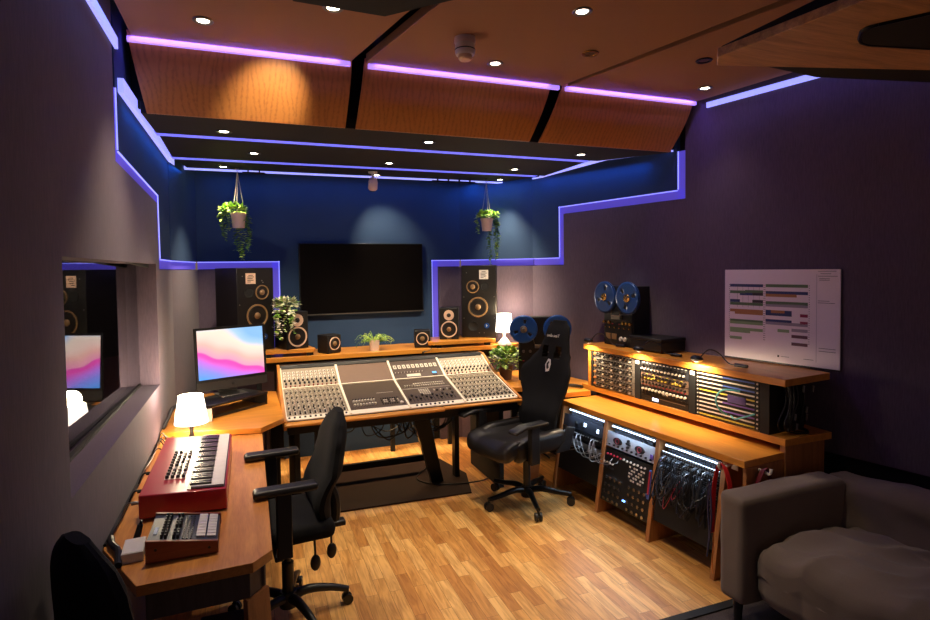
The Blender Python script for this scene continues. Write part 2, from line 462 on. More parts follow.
# left wall: cladding face at x=-.54, window opening y 2.11..4.06, z 1.085..1.853
LP, LQ = (-.54, -1.6), (-.54, 4.85)
def L_(y): return y + 1.6
lw = MB()
def lbox(y0, y1, z0, z1): lw.box(-.60, -.54, y0, y1, z0, z1)
lbox(-1.6, 2.11, 0, 3.08); lbox(2.11, 4.06, 0, 1.085)
lw.ext([(-.60, 2.11, 1.853), (-.60, 4.06, 1.853), (-.60, 4.06, 2.255), (-.60, 2.96, 2.30), (-.60, 2.96, 3.08), (-.60, 2.11, 3.08)], (.06, 0, 0))
lw.ext([(-.60, 4.06, 0), (-.60, 4.85, 0), (-.60, 4.85, 1.815), (-.60, 4.21, 1.815), (-.60, 4.19, 2.25), (-.60, 4.06, 2.255)], (.06, 0, 0))
struct(build('wall_left', lw, M['fab']))
struct(build('wall_left', MB().ext([(-.60, 3.02, 3.08), (-.60, 3.02, 2.36), (-.60, 4.25, 2.31), (-.60, 4.27, 1.89), (-.60, 4.85, 1.89), (-.60, 5.7, 1.89), (-.60, 5.7, 3.08)], (.055, 0, 0)), M['blue']))
struct(build('wall_left', MB().ext([(-.60, 2.9, 1.87), (-.60, 4.9, 1.8), (-.60, 4.9, 3.08), (-.60, 2.9, 3.08)], (.02, 0, 0)), M['blk2']))
wall_led(LP, LQ, [(L_(3.02), 2.64), (L_(3.02), 2.36), (L_(4.25), 2.31), (L_(4.27), 1.89), (L_(4.85), 1.89)], .07, 1,
         'led_channel', 'stepped blue glowing channel high on the left wall above the window', 'recessed light channels', M['ledw'], M['chan'], -.006)
# back left wall piece
BL = ((-.54, 4.85), (-.42, 5.65))
ll = math.hypot(.12, .8)
wall_piece('wall_back_left', *BL, [(0, 0), (ll, 0), (ll, 1.815), (0, 1.815)], -.06, 0, M['fab'])
wall_piece('wall_back_left', *BL, [(0, 1.89), (ll, 1.89), (ll, 3.08), (0, 3.08)], -.06, 0, M['blue'])
wall_piece('wall_back_left', *BL, [(0, 0), (ll, 0), (ll, 3.08), (0, 3.08)], -.09, -.05, M['blk2'])
TV = ((-.42, 5.65), (2.1, 5.65))
def T_(x): return x + .42
X0, X1 = .285, 1.785
wall_piece('wall_back', *TV, [(0, 0), (T_(X0-.075), 0), (T_(X0-.075), 1.815), (0, 1.815)], -.06, 0, M['fab'])
wall_piece('wall_back', *TV, [(T_(X1+.075), 0), (T_(2.1), 0), (T_(2.1), 1.815), (T_(X1+.075), 1.815)], -.06, 0, M['fab'])
wall_piece('wall_back', *TV, [(T_(X0), 0), (T_(X1), 0), (T_(X1), 1.89), (T_(2.1), 1.89), (T_(2.1), 3.08), (0, 3.08), (0, 1.89), (T_(X0), 1.89)], -.06, 0, M['blue'])
wall_piece('wall_back', *TV, [(0, 0), (2.52, 0), (2.52, 3.08), (0, 3.08)], -.09, -.05, M['blk2'])
BR = ((2.1, 5.65), (2.63, 5.02)); lr = math.hypot(.53, .63)
wall_piece('wall_back_right', *BR, [(0, 0), (lr, 0), (lr, 1.815), (0, 1.815)], -.06, 0, M['fab'])
wall_piece('wall_back_right', *BR, [(0, 1.89), (lr, 1.89), (lr, 3.08), (0, 3.08)], -.06, 0, M['blue'])
wall_piece('wall_back_right', *BR, [(0, 0), (lr, 0), (lr, 3.08), (0, 3.08)], -.09, -.05, M['blk2'])
RP = (rw(5.02), 5.02); RQ = (rw(-1.6), -1.6); RL = (Vector(RQ)-Vector(RP)).length
kf = 1/RD.y
def R_(y): return (5.02-y)*kf
wall_piece('wall_right', RP, RQ, [(0, .68), (RL, .68), (RL, 3.08), (R_(3.325), 3.08), (R_(3.325), 2.285), (R_(4.585), 2.285), (R_(4.585), 1.815), (0, 1.815)], -.05, 0, M['fab'])
wall_piece('wall_right', RP, RQ, [(0, 1.89), (R_(4.66), 1.89), (R_(4.66), 2.36), (R_(3.40), 2.36), (R_(3.40), 3.08), (0, 3.08)], -.05, 0, M['blue'])
wall_piece('baseboard_right', RP, RQ, [(0, 0), (RL, 0), (RL, .68), (0, .68)], -.05, -.03, M['blk2'])
wall_piece('wall_right', RP, RQ, [(0, 0), (RL, 0), (RL, 3.08), (0, 3.08)], -.09, -.045, M['blk2'])
G = 'recessed light channels'
wall_led(*TV, [(T_(-.42), 1.89), (T_(X0), 1.89), (T_(X0), 1.0)], .07, 1, 'led_channel', 'violet blue light channel framing the left main monitor on the back wall', G, M['ledw'], M['chan'])
wall_led(*TV, [(T_(X1), 1.0), (T_(X1), 1.89), (T_(2.1), 1.89)], .07, 1, 'led_channel', 'violet blue light channel rising right of the wall screen', G, M['ledw'], M['chan'])
wall_led(*BL, [(0, 1.89), (ll, 1.89)], .07, 1, 'led_channel', 'short blue light channel in the back left corner above the desktop computer', G, M['ledw'], M['chan'])
wall_led(*BR, [(0, 1.89), (lr, 1.89)], .07, 1, 'led_channel', 'short violet light channel on the angled wall behind the right main monitor', G, M['ledw'], M['chan'])
wall_led(RP, RQ, [(0, 1.89), (R_(4.66), 1.89), (R_(4.66), 2.36), (R_(3.40), 2.36), (R_(3.40), 2.64)], .07, 1, 'led_channel', 'stepped violet light channel climbing the right wall above the tape machine', G, M['ledw'], M['chan'])

# window in left wall
fr = MB()
fr.box(-.72, -.60, 2.05, 4.12, 1.045, 1.085); fr.box(-.72, -.60, 2.05, 4.12, 1.853, 1.90)
fr.box(-.72, -.60, 2.05, 2.11, 1.085, 1.853); fr.box(-.72, -.60, 4.06, 4.12, 1.085, 1.853)
wf = struct(build('window_1', fr, M['fab']))
w2 = MB()
w2.box(-.665, -.645, 2.11, 4.06, 1.085, 1.10)
build('glazing_bead', w2, M['blk2'], wf)
gp = build('pane', MB().add([(x, y, z) for z in (1.10, 1.853) for (x, y) in ((-.698, 2.11), (-.690, 2.11), (-.650, 4.06), (-.658, 4.06))], [(0, 3, 2, 1), (4, 5, 6, 7), (0, 1, 5, 4), (1, 2, 6, 5), (2, 3, 7, 6), (3, 0, 4, 7)]), M['glass'], wf)
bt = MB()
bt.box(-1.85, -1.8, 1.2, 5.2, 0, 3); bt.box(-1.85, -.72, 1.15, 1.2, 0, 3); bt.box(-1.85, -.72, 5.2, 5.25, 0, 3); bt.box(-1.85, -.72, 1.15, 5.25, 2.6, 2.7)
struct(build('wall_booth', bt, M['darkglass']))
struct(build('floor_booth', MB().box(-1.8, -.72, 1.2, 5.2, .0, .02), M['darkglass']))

# flat ceiling panels (z 2.95) with dark slots between them
cz = 2.95
def cpanel(poly, label):
    o = build('ceiling_panel', MB().prism(poly, cz, cz+.05), M['ceil'], bevel=.004)
    return tag(o, label, 'ceiling panel', 'flat ceiling panels')
s1a = lambda y: .585 + (3.2-y)*.205
s2a = lambda y: 1.92 + (3.2-y)*.23
cpanel([(-.50, 3.2), (-.50, 2.85), (-.56+.05, 1.0), (-.5, -.8), (s1a(-.8)-.035, -.8), (s1a(3.2)-.02, 3.2)], 'brown flat ceiling panel nearest the left wall with one lit downlight')
cpanel([(s1a(3.2)+.06, 3.2), (s1a(-.8)+.05, -.8), (s2a(-.8)-.02, -.8), (s2a(3.2)-.02, 3.2)], 'brown flat middle ceiling panel carrying the smoke detector')
cpanel([(s2a(3.2)+.015, 3.2), (s2a(-.8)+.10, -.8), (rw(-.8)-.12, -.8), (rw(1.5)-.12, 1.5), (2.985, 3.2)], 'brown flat ceiling panel nearest the right wall')
# tilted veneer panels below the ceiling edge
def vpanel(xa, xb, xc, xd, label):
    """xa..xb along the top edge, xc..xd along the bottom edge"""
    mb = MB(); n = 14; vs = []; fs = []
    for i in range(n+1):
        t = i/n; y = 3.225 + .165*t - .03*math.sin(PI*t); z = 2.985 - .355*t
        a = xa + (xc-xa)*t; b = xb + (xd-xb)*t
        vs += [(a, y, z), (b, y, z), (b, y+.018, z), (a, y+.018, z)]
    for i in range(n):
        k = 4*i
        for j in range(4): fs.append((k+j, k+(j+1) % 4, k+4+(j+1) % 4, k+4+j))
    fs += [(0, 3, 2, 1), (4*n, 4*n+1, 4*n+2, 4*n+3)]
    mb.add(vs, fs)
    o = build('veneer_panel', mb, M['ven'])
    return tag(o, label, 'ceiling panel', 'curved oak veneer ceiling panels')
vpanel(-.525, .575, -.47, .555, 'curved oak veneer ceiling panel on the left with a warm light patch')
vpanel(.645, 1.84, .615, 1.76, 'curved oak veneer ceiling panel in the middle between two black slots')
vpanel(1.925, 2.985, 1.83, 2.91, 'curved oak veneer ceiling panel on the right ending at the blue lit wall')
struct(build('ceiling_bulkhead', MB().box(-.56, 3.0, 3.42, 3.45, 2.66, 3.08), M['black']))
# black stepped soffits
def soffit(poly, z, label):
    o = build('ceiling_soffit', MB().prism(poly, z, z+.06), M['black'], bevel=.003)
    return tag(o, label, 'ceiling panel', 'black stepped ceiling soffits')
soffit([(-.50, 3.40), (2.93, 3.40), (2.60, 3.86), (-.49, 3.86)], 2.63, 'black soffit directly below the veneer panels with three lit downlights')
soffit([(-.49, 3.98), (2.58, 3.98), (2.60, 4.71), (-.50, 4.71)], 2.645, 'black soffit middle of the three stepped ones over the mixing desk')
soffit([(-.50, 4.85), (2.62, 4.85), (2.40, 5.25), (-.45, 5.25)], 2.66, 'black soffit nearest the wall screen holding the camera and plants')
def led(x0, x1, y0, y1, z0, z1, label, mat='led', name='led_strip'):
    return tag(build(name, MB().box(x0, x1, y0, y1, z0, z1), M[mat]), label, 'light strip', 'blue ceiling light strips')
led(-.50, 2.56, 3.861, 3.979, 2.640, 2.655, 'blue light strip between the first and second black soffit')
led(-.51, 2.56, 4.711, 4.849, 2.655, 2.67, 'blue light strip between the second and third black soffit')
led(-.47, 2.42, 5.251, 5.31, 2.652, 2.675, 'thin pale blue light strip nearest the back wall above the screen', 'ledw')
led(-.52, .56, 3.203, 3.2245, 2.926, 2.95, 'violet light strip along the top of the left veneer panel', 'ledp')
led(.66, 1.88, 3.203, 3.2245, 2.926, 2.95, 'violet light strip along the top of the middle veneer panel', 'ledp')
led(1.93, 2.98, 3.203, 3.2245, 2.926, 2.95, 'violet light strip along the top of the right veneer panel', 'ledp')
led(-.535, -.522, .6, 3.0, 2.81, 2.86, 'pale blue light strip high on the left wall beside the flat ceiling', 'ledw')
led(-.54, -.515, 3.06, 5.5, 2.635, 2.70, 'bright lavender light strip along the left ends of the soffits', 'ledw')
# right side strips following the angled wall
def rled(y0, y1, z0, z1, off, label, mat):
    mb = MB(); a = (rw(y0)-off, y0); b = (rw(y1)-off, y1)
    mb.ext([(a[0], a[1], z0), (b[0], b[1], z0), (b[0], b[1], z1), (a[0], a[1], z1)], (-.015, -.004, 0))
    return tag(build('led_strip', mb, M[mat]), label, 'light strip', 'blue ceiling light strips')
rled(.8, 3.15, 2.895, 2.93, .001, 'blue light strip high on the right wall beside the flat ceiling', 'ledw')
tag(build('led_strip', MB().ext([(2.965, 3.42, 2.64), (2.68, 3.85, 2.64), (2.66, 5.0, 2.66), (2.62, 5.0, 2.66), (2.61, 3.86, 2.64), (2.93, 3.42, 2.64)], (0, 0, .012)), M['ledw']),
    'bright blue light strip wrapping the right ends of the soffits', 'light strip', 'blue ceiling light strips')

# hanging wooden cloud panel, top right, and dark cloud, top middle
cl = thing('ceiling_cloud', (0, 0, 0), 0, 'hanging wooden ceiling cloud with a black slot at the upper right', 'ceiling panel')
poly = [(1.50, 1.515), (1.56, 1.58), (2.36, 1.36), (2.9, 1.1), (2.9, -.4), (1.2, -.4), (1.56, 1.06)]
m = MB().prism(poly, 2.5, 2.53); build('board', m, M['ven2'], cl, bevel=.002)
sl = [(1.745, 1.15), (1.735, 1.175), (1.745, 1.20), (1.80, 1.245), (1.83, 1.26), (1.87, 1.265), (2.25, 1.19), (2.2, .98), (1.85, .98)]
build('slot', MB().prism(sl, 2.494, 2.4995), M['blk2'], cl)
build('slot_frame', MB().tube([(x, y, 2.497) for x, y in sl + sl[:1]], .006, 6), M['blkmetal'], cl)
build('upper_board', MB().prism([(1.64, 1.64), (2.19, 1.69), (2.75, 1.575), (3.1, 1.2), (3.1, -.4), (1.5, -.4), (1.62, 1.0)], 2.56, 2.60), M['black'], cl, bevel=.002)
build_each('hanger', MB().cyl((1.9, .8, 2.53), (1.9, .8, 3.08), .006, n=8).cyl((2.5, .8, 2.53), (2.5, .8, 3.08), .006, n=8), M['blkmetal'], cl)
dc = thing('ceiling_cloud', (0, 0, 0), 0, 'dark hanging ceiling cloud cut off at the top edge, left of the smoke detector', 'ceiling panel')
build('board', MB().prism([(.19, 2.33), (.555, 2.345), (.76, 2.13), (1.3, 1.6), (1.3, .6), (-.2, .6)], 2.84, 2.87), M['black'], dc, bevel=.002)
build_each('hanger', MB().cyl((.4, 1.9, 2.87), (.4, 1.9, 3.08), .006, n=8).cyl((.6, 1.2, 2.87), (.6, 1.2, 3.08), .006, n=8), M['blkmetal'], dc)

# ------------------------------------------------------------ downlights
def downlight(x, y, z, label, on=True, power=9, ang=75, aim=None, rim='steel', group='recessed ceiling downlights'):
    t = thing('downlight', (x, y, z), 0, label, 'downlight', group)
    build('bezel', MB().lathe([(.028, -.001), (.044, -.001), (.046, -.004), (.043, -.007), (.030, -.006), (.028, -.003)], n=24), M[rim], t)
    build('lens', MB().lathe([(.0, -.004), (.027, -.003), (.027, -.0005), (0, -.0005)], n=20), M['lens' if on else 'lensoff'], t)
    if on:
        l = bpy.data.lights.new('downlight_lamp', 'SPOT'); l.energy = power; l.color = (1, .80, .52); l.spot_size = R(ang); l.spot_blend = .9; l.shadow_soft_size = .03
        o = bpy.data.objects.new('downlight_lamp', l); col.objects.link(o); o.location = (x, y, z-.012)
        if aim:
            d = Vector(aim)-Vector((x, y, z)); o.rotation_euler = d.to_track_quat('-Z', 'Y').to_euler()
    return t
S = 'soffit downlights'
downlight(-.11, 3.69, 2.63, 'lit downlight at the left end of the soffit below the veneer panels', power=55, group=S, rim='blkmetal')
downlight(1.13, 3.60, 2.63, 'lit downlight in the middle of the soffit below the veneer panels', power=55, group=S, rim='blkmetal')
downlight(2.325, 3.66, 2.63, 'lit downlight at the right end of the soffit below the veneer panels', power=55, group=S, rim='blkmetal')
downlight(.064, 4.385, 2.645, 'lit downlight left in the middle black soffit', power=110, aim=(.5, 5.1, 1.05), group=S, rim='blkmetal')
downlight(1.074, 4.48, 2.645, 'lit downlight centred in the middle black soffit', power=120, aim=(1.15, 5.1, 1.05), group=S, rim='blkmetal')
downlight(2.166, 4.45, 2.645, 'lit downlight right in the middle black soffit', power=95, aim=(1.9, 5.0, 1.05), group=S, rim='blkmetal')
downlight(-.165, 5.10, 2.66, 'lit downlight beside the left hanging plant in the rear soffit', power=95, group=S, rim='blkmetal')
downlight(1.12, 5.17, 2.66, 'lit downlight beside the ceiling camera in the rear soffit', power=44, ang=62, aim=(1.32, 5.65, 2.05), group=S, rim='blkmetal')
downlight(2.32, 5.10, 2.66, 'lit downlight near the right hanging plant in the rear soffit', power=95, group=S, rim='blkmetal')
downlight(-.162, 2.90, cz, 'lit downlight in the flat ceiling panel nearest the left wall', power=60, ang=84)
downlight(.363*1.045, 2.575, cz, 'lit downlight at the upper edge beside the dark hanging cloud', power=70, ang=34, aim=(.14, 3.30, 2.74))
downlight(1.33, 2.97, cz, 'lit downlight in the middle ceiling panel nearest its front edge', power=55, ang=84)
downlight(1.437, 2.245, cz, 'lit downlight in the middle ceiling panel at the top of the picture', power=55, ang=84)
downlight(2.805, 2.94, cz, 'lit downlight in the right ceiling panel near the corner', power=4, ang=80)
downlight(1.755, 2.665, cz, 'unlit brass rimmed downlight in the middle ceiling panel', on=False, rim='gold')
downlight(2.425, 2.55, cz, 'unlit dark downlight in the right ceiling panel', on=False, rim='blkmetal')
sd = thing('smoke_detector', (1.045, 2.70, cz), 0, 'round white smoke detector hanging below the middle ceiling panel', 'smoke detector')
build('base', MB().lathe([(0, 0), (.052, 0), (.054, -.02), (.05, -.03), (0, -.03)], n=28), M['pot'], sd)
build('body', MB().lathe([(0, -.03), (.047, -.03), (.05, -.045), (.05, -.075), (.045, -.085), (.0, -.085)], n=28), M['white'], sd)
build('sensor_cap', MB().lathe([(0, -.085), (.034, -.085), (.036, -.1), (.028, -.11), (0, -.112)], n=24), M['pink'], sd)
build('vent_ring', MB().ring((0, 0, -.06), (0, 0, 1), .05, .003, 28, 6), M['blk'], sd)

# ------------------------------------------------------------ wall screen
tv = thing('television', (1.065, 5.62, 1.712), 0, 'large dark flat television on the blue back wall', 'television')
build('frame', MB().box(-.61, .61, -.02, .03, -.345, .345), M['blk'], tv, bevel=.004)
build('screen', MB().box(-.60, .60, -.024, -.0201, -.333, .337), M['tv'], tv)
build('lower_bezel', MB().box(-.61, .61, -.024, -.0205, -.345, -.334), M['steel'], tv)
# camera dome
sc_ = thing('security_camera', (1.055, 5.02, 2.66), 0, 'small white camera under the rear soffit above the television', 'camera')
build('mount', MB().lathe([(0, 0), (.04, 0), (.04, -.012), (.012, -.02), (.010, -.06), (0, -.06)], n=18), M['white'], sc_)
build('body', MB(Matrix.Translation((0, -.0, -.10)) @ Matrix.Rotation(R(25), 4, 'X')).lathe([(0, .05), (.03, .045), (.042, .01), (.042, -.05), (.034, -.06), (0, -.06)], n=20), M['pot'], sc_)
build('lens', MB(Matrix.Translation((0, -.0, -.10)) @ Matrix.Rotation(R(25), 4, 'X')).lathe([(0, -.0605), (.03, -.0605), (.028, -.068), (0, -.07)], n=18), M['blk'], sc_)

# ------------------------------------------------------------ left desk
ld = thing('desk', (0, 0, 0), 0, 'long oak desk along the left wall carrying the red keyboard', 'desk')
top = [(-.372, 2.125), (-.008, 2.14), (.06, 2.215), (.062, 3.94), (-.535, 3.94), (-.535, 2.46)]
build('tabletop', MB().prism(top, .722, .76), M['deskred'], ld, bevel=.002)
ap = MB()
for a, b in (((-.35, 2.15), (-.02, 2.165)), ((-.02, 2.165), (.035, 2.235))):
    a = Vector(a); b = Vector(b); t = (b-a).normalized(); n = Vector((-t.y, t.x))*.02
    ap.prism([a, b, b+n, a+n], .622, .7215)
build('apron', ap, M['apron'], ld)
build('apron', MB().box(.01, .03, 2.215, 3.9, .63, .7215), M['apron'], ld)
build('leg', MB().add([(-.03, 2.15, .62), (.045, 2.225, .62), (.03, 2.245, .62), (-.045, 2.17, .62), (-.015, 2.10, 0), (.075, 2.19, 0), (.06, 2.215, 0), (-.03, 2.125, 0)],
      [(0, 1, 2, 3), (7, 6, 5, 4), (0, 4, 5, 1), (1, 5, 6, 2), (2, 6, 7, 3), (3, 7, 4, 0)]), M['leg'], ld)
build('leg', MB().box(-.50, .03, 3.86, 3.89, 0, .7215), M['apron'], ld)
# raised corner desk
cd = thing('corner_desk', (0, 0, 0), 0, 'raised oak corner desk holding the desktop computer and white lamp card', 'desk')
build('tabletop', MB().prism([(-.535, 3.955), (.055, 3.83), (.205, 4.03), (.195, 4.95), (-.05, 5.1), (-.50, 5.1), (-.52, 4.8), (-.535, 4.75)], .765, .80), M['desk'], cd, bevel=.002)
build('leg', MB().box(.12, .18, 4.1, 4.14, 0, .7645), M['blkmetal'], cd)
build('leg', MB().box(.10, .16, 4.85, 4.89, 0, .7645), M['blkmetal'], cd)
build('leg', MB().box(-.50, -.44, 4.7, 4.74, 0, .7645), M['blkmetal'], cd)
build('modesty_panel', MB().box(.09, .11, 3.98, 4.8, .25, .7645), M['apron'], cd)

# ------------------------------------------------------------ mixing console
cn = thing('mixing_console', (0, 0, 0), 0, 'wide mixing console with pale panels, rows of knobs and an oak armrest', 'mixing console')
F0 = Vector((0, 4.10, .765)); Mi = Vector((0, 4.60, .885)); Tp = Vector((0, 4.84, 1.005)); XL, XR = .225, 2.0
prof = [(4.09, .66), (4.09, .752), (4.60, .872), (4.845, .992), (4.93, .992), (4.93, .72)]
build('body', MB().ext([(XL+.005, y, z) for y, z in prof], (XR-XL-.01, 0, 0)), M['blk2'], cn, bevel=.003)
def cheek(x):
    p = [(4.06, .70), (4.06, .765), (4.595, .90), (4.85, 1.02), (4.95, 1.02), (4.95, .70)]
    return MB().ext([(x, y, z) for y, z in p], (.022, 0, 0))
build('end_cheek', cheek(XL-.022), M['deskred'], cn, bevel=.003)
build('end_cheek', cheek(XR), M['deskred'], cn, bevel=.003)
build('armrest', MB().box(XL-.02, 1.36, 4.015, 4.088, .727, .752).box(1.36, XR+.02, 4.045, 4.088, .730, .752), M['desk'], cn, bevel=.012, seg=3)
build('hood', MB().ext([(XL, 4.842, .994), (XL, 4.86, 1.022), (XL, 4.93, 1.022), (XL, 4.93, .994)], (XR-XL, 0, 0)), M['blk'], cn, bevel=.006)
nb = 4; bw = (XR-XL)/nb
def surf(lo, hi, off):
    """matrix whose x is world x, y runs up the panel, z is its normal"""
    a = lo; d = (hi-lo).normalized(); n = Vector((1, 0, 0)).cross(d)
    m = Matrix(((1, 0, 0, 0), (0, d.y, n.y, a.y+n.y*off), (0, d.z, n.z, a.z+n.z*off), (0, 0, 0, 1)))
    return m, (hi-lo).length
mlo, llo = surf(F0-Vector((0, 0, .012)), Mi-Vector((0, 0, .012)), 0); mhi, lhi = surf(Mi-Vector((0, 0, .012)), Tp-Vector((0, 0, .012)), 0)
kn = {'knob': [], 'knobw': [], 'knobr': []}
far = MB()
for b in range(nb):
    x0 = XL + b*bw; x1 = x0 + bw
    for (mm, ln, low) in ((mlo, llo, 1), (mhi, lhi, 0)):
        dark = (b == 1) or (b == 2)
        mat = M['panel'] if not dark else (M['brown'] if (b == 1 and not low) else M['paneld'])
        build('module_panel', MB(mm).box(x0+.009, x1-.009, .01, ln-.008, 0, .008), mat, cn, bevel=.001)
    fr_ = MB(mlo).box(x0-.008, x0+.008, 0, llo, 0, .016); fr_.T = mhi; fr_.box(x0-.008, x0+.008, 0, lhi, 0, .016)
    build('divider', fr_, M['panelw'], cn)
fr_ = MB(mlo).box(XR-.012, XR-.0005, 0, llo, 0, .016); fr_.T = mhi; fr_.box(XR-.012, XR-.0005, 0, lhi, 0, .016)
build('divider', fr_, M['panelw'], cn)
build('cross_bar', MB(mlo).box(XL+.001, XR-.001, llo-.006, llo+.006, 0, .0155), M['panelw'], cn)
build('front_strip', MB(mlo).box(XL+.001, XR-.001, -.004, .055, 0, .0095), M['panelw'], cn, bevel=.002)
# square push buttons on the front strip: individual parts
for b in range(nb):
    x0 = XL + b*bw
    for i in range(12):
        if b == 1: continue
        if b == 2 and (i in (0, 10, 11)): continue
        x = x0 + bw*(i+.6)/12.4
        build('button', MB(mlo).box(x-.0065, x+.0065, .018, .032, .0095, .016), M['knob'], cn)
def dot(mb, x, y, r, h):
    mb.lathe([(r, 0), (r*.9, h), (0, h)], (x, y, .008), (0, 0, 1), 8)
kd = MB(mlo); kw = MB(mlo); kr = MB(mlo); kdh = MB(mhi); kwh = MB(mhi); krh = MB(mhi)
for b in (0, 3):
    x0 = XL + b*bw + .014; w = (bw-.028)/12
    for i in range(12):
        x = x0 + w*(i+.5)
        for r in range(15):
            y = .085 + r*.0275
            if r == 0:
                kd.box(x-.006, x+.006, y-.011, y+.011, .008, .02); kw.box(x+.008, x+.013, y-.02, y+.02, .008, .0095)
            elif r in (1, 2, 4): (kd if (i+r) % 2 else kw).box(x-.005, x+.005, y-.006, y+.006, .008, .016)
            elif r % 3 == 0:
                dot(kd, x-.005, y, .0058, .013); kw.box(x+.006, x+.012, y-.005, y+.005, .008, .011)
            elif r % 3 == 1: dot(kr if r < 6 else kw, x+.004, y, .0052, .012); kd.box(x-.011, x-.005, y-.003, y+.003, .008, .012)
            else: dot(kw, x-.004, y, .0055, .013)
        kd.box(x+w/2-.0012, x+w/2+.0012, .07, llo-.02, .008, .0086)
        for r in range(6):
            y = .022 + r*.037
            if r == 0: dot(krh, x, y, .006, .012)
            elif r in (1, 2): dot(kdh, x-.004+.008*(r % 2), y, .0078, .014)
            else: kwh.box(x-.012, x+.010, y-.012, y+.012, .008, .0095); kdh.box(x-.002, x+.005, y-.009, y+.001, .008, .013)
# centre sections
x0 = XL + bw
for i in range(8):
    for r in range(2): dot(kw, x0+.05+i*.022, .12+r*.06, .009, .014)
    dot(kd, x0+.05+i*.022, .21, .005, .012); kd.box(x0+.048+i*.022, x0+.052+i*.022, .09, .23, .008, .009)
for i in range(8):
    for r in range(4): (kw if (i*r) % 3 else kd).box(x0+.255+i*.018, x0+.265+i*.018, .10+r*.03, .112+r*.03, .008, .014)
kw.ell((x0+.40, .10, .012), (.016, .016, .012))
kw.box(x0+.25, x0+.38, .30, .304, .008, .009)
x0 = XL + 2*bw
for i in range(14):
    for r in (.36, .40): kw.box(x0+.13+i*.019, x0+.141+i*.019, r, r+.012, .008, .013)
    kd.box(x0+.03+i*.028, x0+.036+i*.028, .10, .19, .008, .01); kd.box(x0+.026+i*.028, x0+.04+i*.028, .12+.03*((i*5) % 3), .14+.03*((i*5) % 3), .01, .02)
for i in range(5):
    dot(kw, x0+.05+i*.02, .36, .006, .014)
    for r in range(4): kw.box(x0+.14+i*.018, x0+.151+i*.018, .20+r*.026, .212+r*.026, .008, .014)
for i in range(6): dot(kd if i % 2 else kw, x0+.26+i*.028, .25, .007, .014)
kw.box(x0+.02, x0+.42, .32, .324, .008, .009)
for i in range(10):
    kwh.box(x0+.03+i*.04, x0+.056+i*.04, .15, .20, .008, .0095); kdh.box(x0+.04+i*.04, x0+.046+i*.04, .16, .185, .0095, .012)
    dot(kwh, x0+.03+i*.026, .09, .0035, .008)
kwh.box(x0+.12, x0+.24, .03, .065, .008, .010)
build_each('knob', kd, M['knob'], cn, 60); build_each('pale_knob', kw, M['knobw'], cn, 60); build_each('red_knob', kr, M['knobr'], cn, 24)
build_each('upper_knob', kdh, M['knob'], cn, 24); build_each('upper_switch', kwh, M['knobw'], cn, 24); build_each('upper_red_knob', krh, M['knobr'], cn, 24)
dm = MB(mhi).box(x0+.345, x0+.385, .03, .075, .008, .012)
dsp = build('display', dm, M['knob'], cn)
build('indicator', MB(mhi).box(x0+.347, x0+.383, .05, .073, .012, .0128), emit('blue_display', '4a90e0', 1.2), cn)
# stand of the console
for x in (.30, 1.90):
    build('side_panel', MB().box(x-.02, x+.02, 4.2, 4.85, 0, .66), M['blk2'], cn, bevel=.003)
build('leg', MB().box(.46, .50, 4.55, 4.62, 0, .66), M['blkmetal'], cn)
build('leg', MB().ext([(1.22, 4.5, .66), (1.36, 4.5, .66), (1.50, 4.5, 0), (1.40, 4.5, 0)], (0, .06, 0)), M['blkmetal'], cn)
build('leg', MB().box(1.62, 1.66, 4.55, 4.62, 0, .66), M['blkmetal'], cn)
build('cable_tray', MB().box(.48, 1.88, 4.5, 4.8, .545, .56).box(.48, 1.88, 4.5, 4.508, .56, .60), M['blkmetal'], cn)
build('floor_rail', MB().box(.48, 1.42, 4.80, 4.84, .10, .15), M['blkmetal'], cn)
random.seed(3)
cab = MB()
for i in range(16):
    x = .62 + random.random()*.9; y = 4.52 + random.random()*.25; w = .1+random.random()*.22
    cab.tube([(x, y, .56), (x+w*.2, y-.02, .50-random.random()*.1), (x+w*.6, y-.03, .40+random.random()*.06), (x+w, y, .47), (x+w*1.15, y, .56)], .004+.003*random.random(), 6, 5)
build('cables', cab, M['blk'], cn)['kind'] = 'stuff'

# thin dark brown sheet in place of the console's likely shadow on the floor
tag(build('floor_layer', MB().prism([(.25, 4.24), (1.63, 4.19), (1.74, 4.60), (1.60, 5.25), (.62, 5.2), (.2, 4.9)], .001, .012), fabric('shadow_brown', '2c1c17', .1, .8, 200, .2)), 'dark brown flat sheet standing in for likely shadow on oak floor under the console', 'mat')
# loose cable on the floor by the shadow sheet
tag(build('floor_cable', MB().tube([(1.50, 4.9, .018), (1.30, 4.62, .018), (1.45, 4.42, .018), (1.75, 4.36, .02), (1.9, 4.45, .008), (2.0, 4.6, .008)], .005, 6, 8), M['blk']), 'black cable looping over the dark shadow sheet behind the gaming chair', 'cable')

# ------------------------------------------------------------ long shelf behind console
sh = thing('monitor_shelf', (0, 0, 0), 0, 'long oak shelf behind the mixing console carrying the speakers', 'shelf')
build('board', MB().prism([(.05, 5.13), (1.3, 5.10), (2.44, 5.04), (2.52, 5.08), (2.10, 5.56), (.05, 5.56)], 1.01, 1.05), M['desk'], sh, bevel=.002)
for x in (.7, 1.3, 1.9): build('support_post', MB().box(x-.02, x+.02, 5.46, 5.50, 0, 1.01), M['blk2'], sh)
build('front_rail', MB().box(.10, 2.4, 5.16, 5.18, .93, 1.01), M['blk2'], sh)
tag(build('added_shelf_light', MB().box(.6, 2.1, 5.33, 5.37, .985, 1.0095), M['bulb']), 'added warm strip under the long shelf lighting the floor behind the console', 'light strip')  # added unseen source that brightens the floor behind the console
_l = bpy.data.lights.new('added_shelf_lamp', 'AREA'); _l.shape = 'RECTANGLE'; _l.size = 1.5; _l.size_y = .04; _l.energy = 8; _l.color = (1, .68, .36)
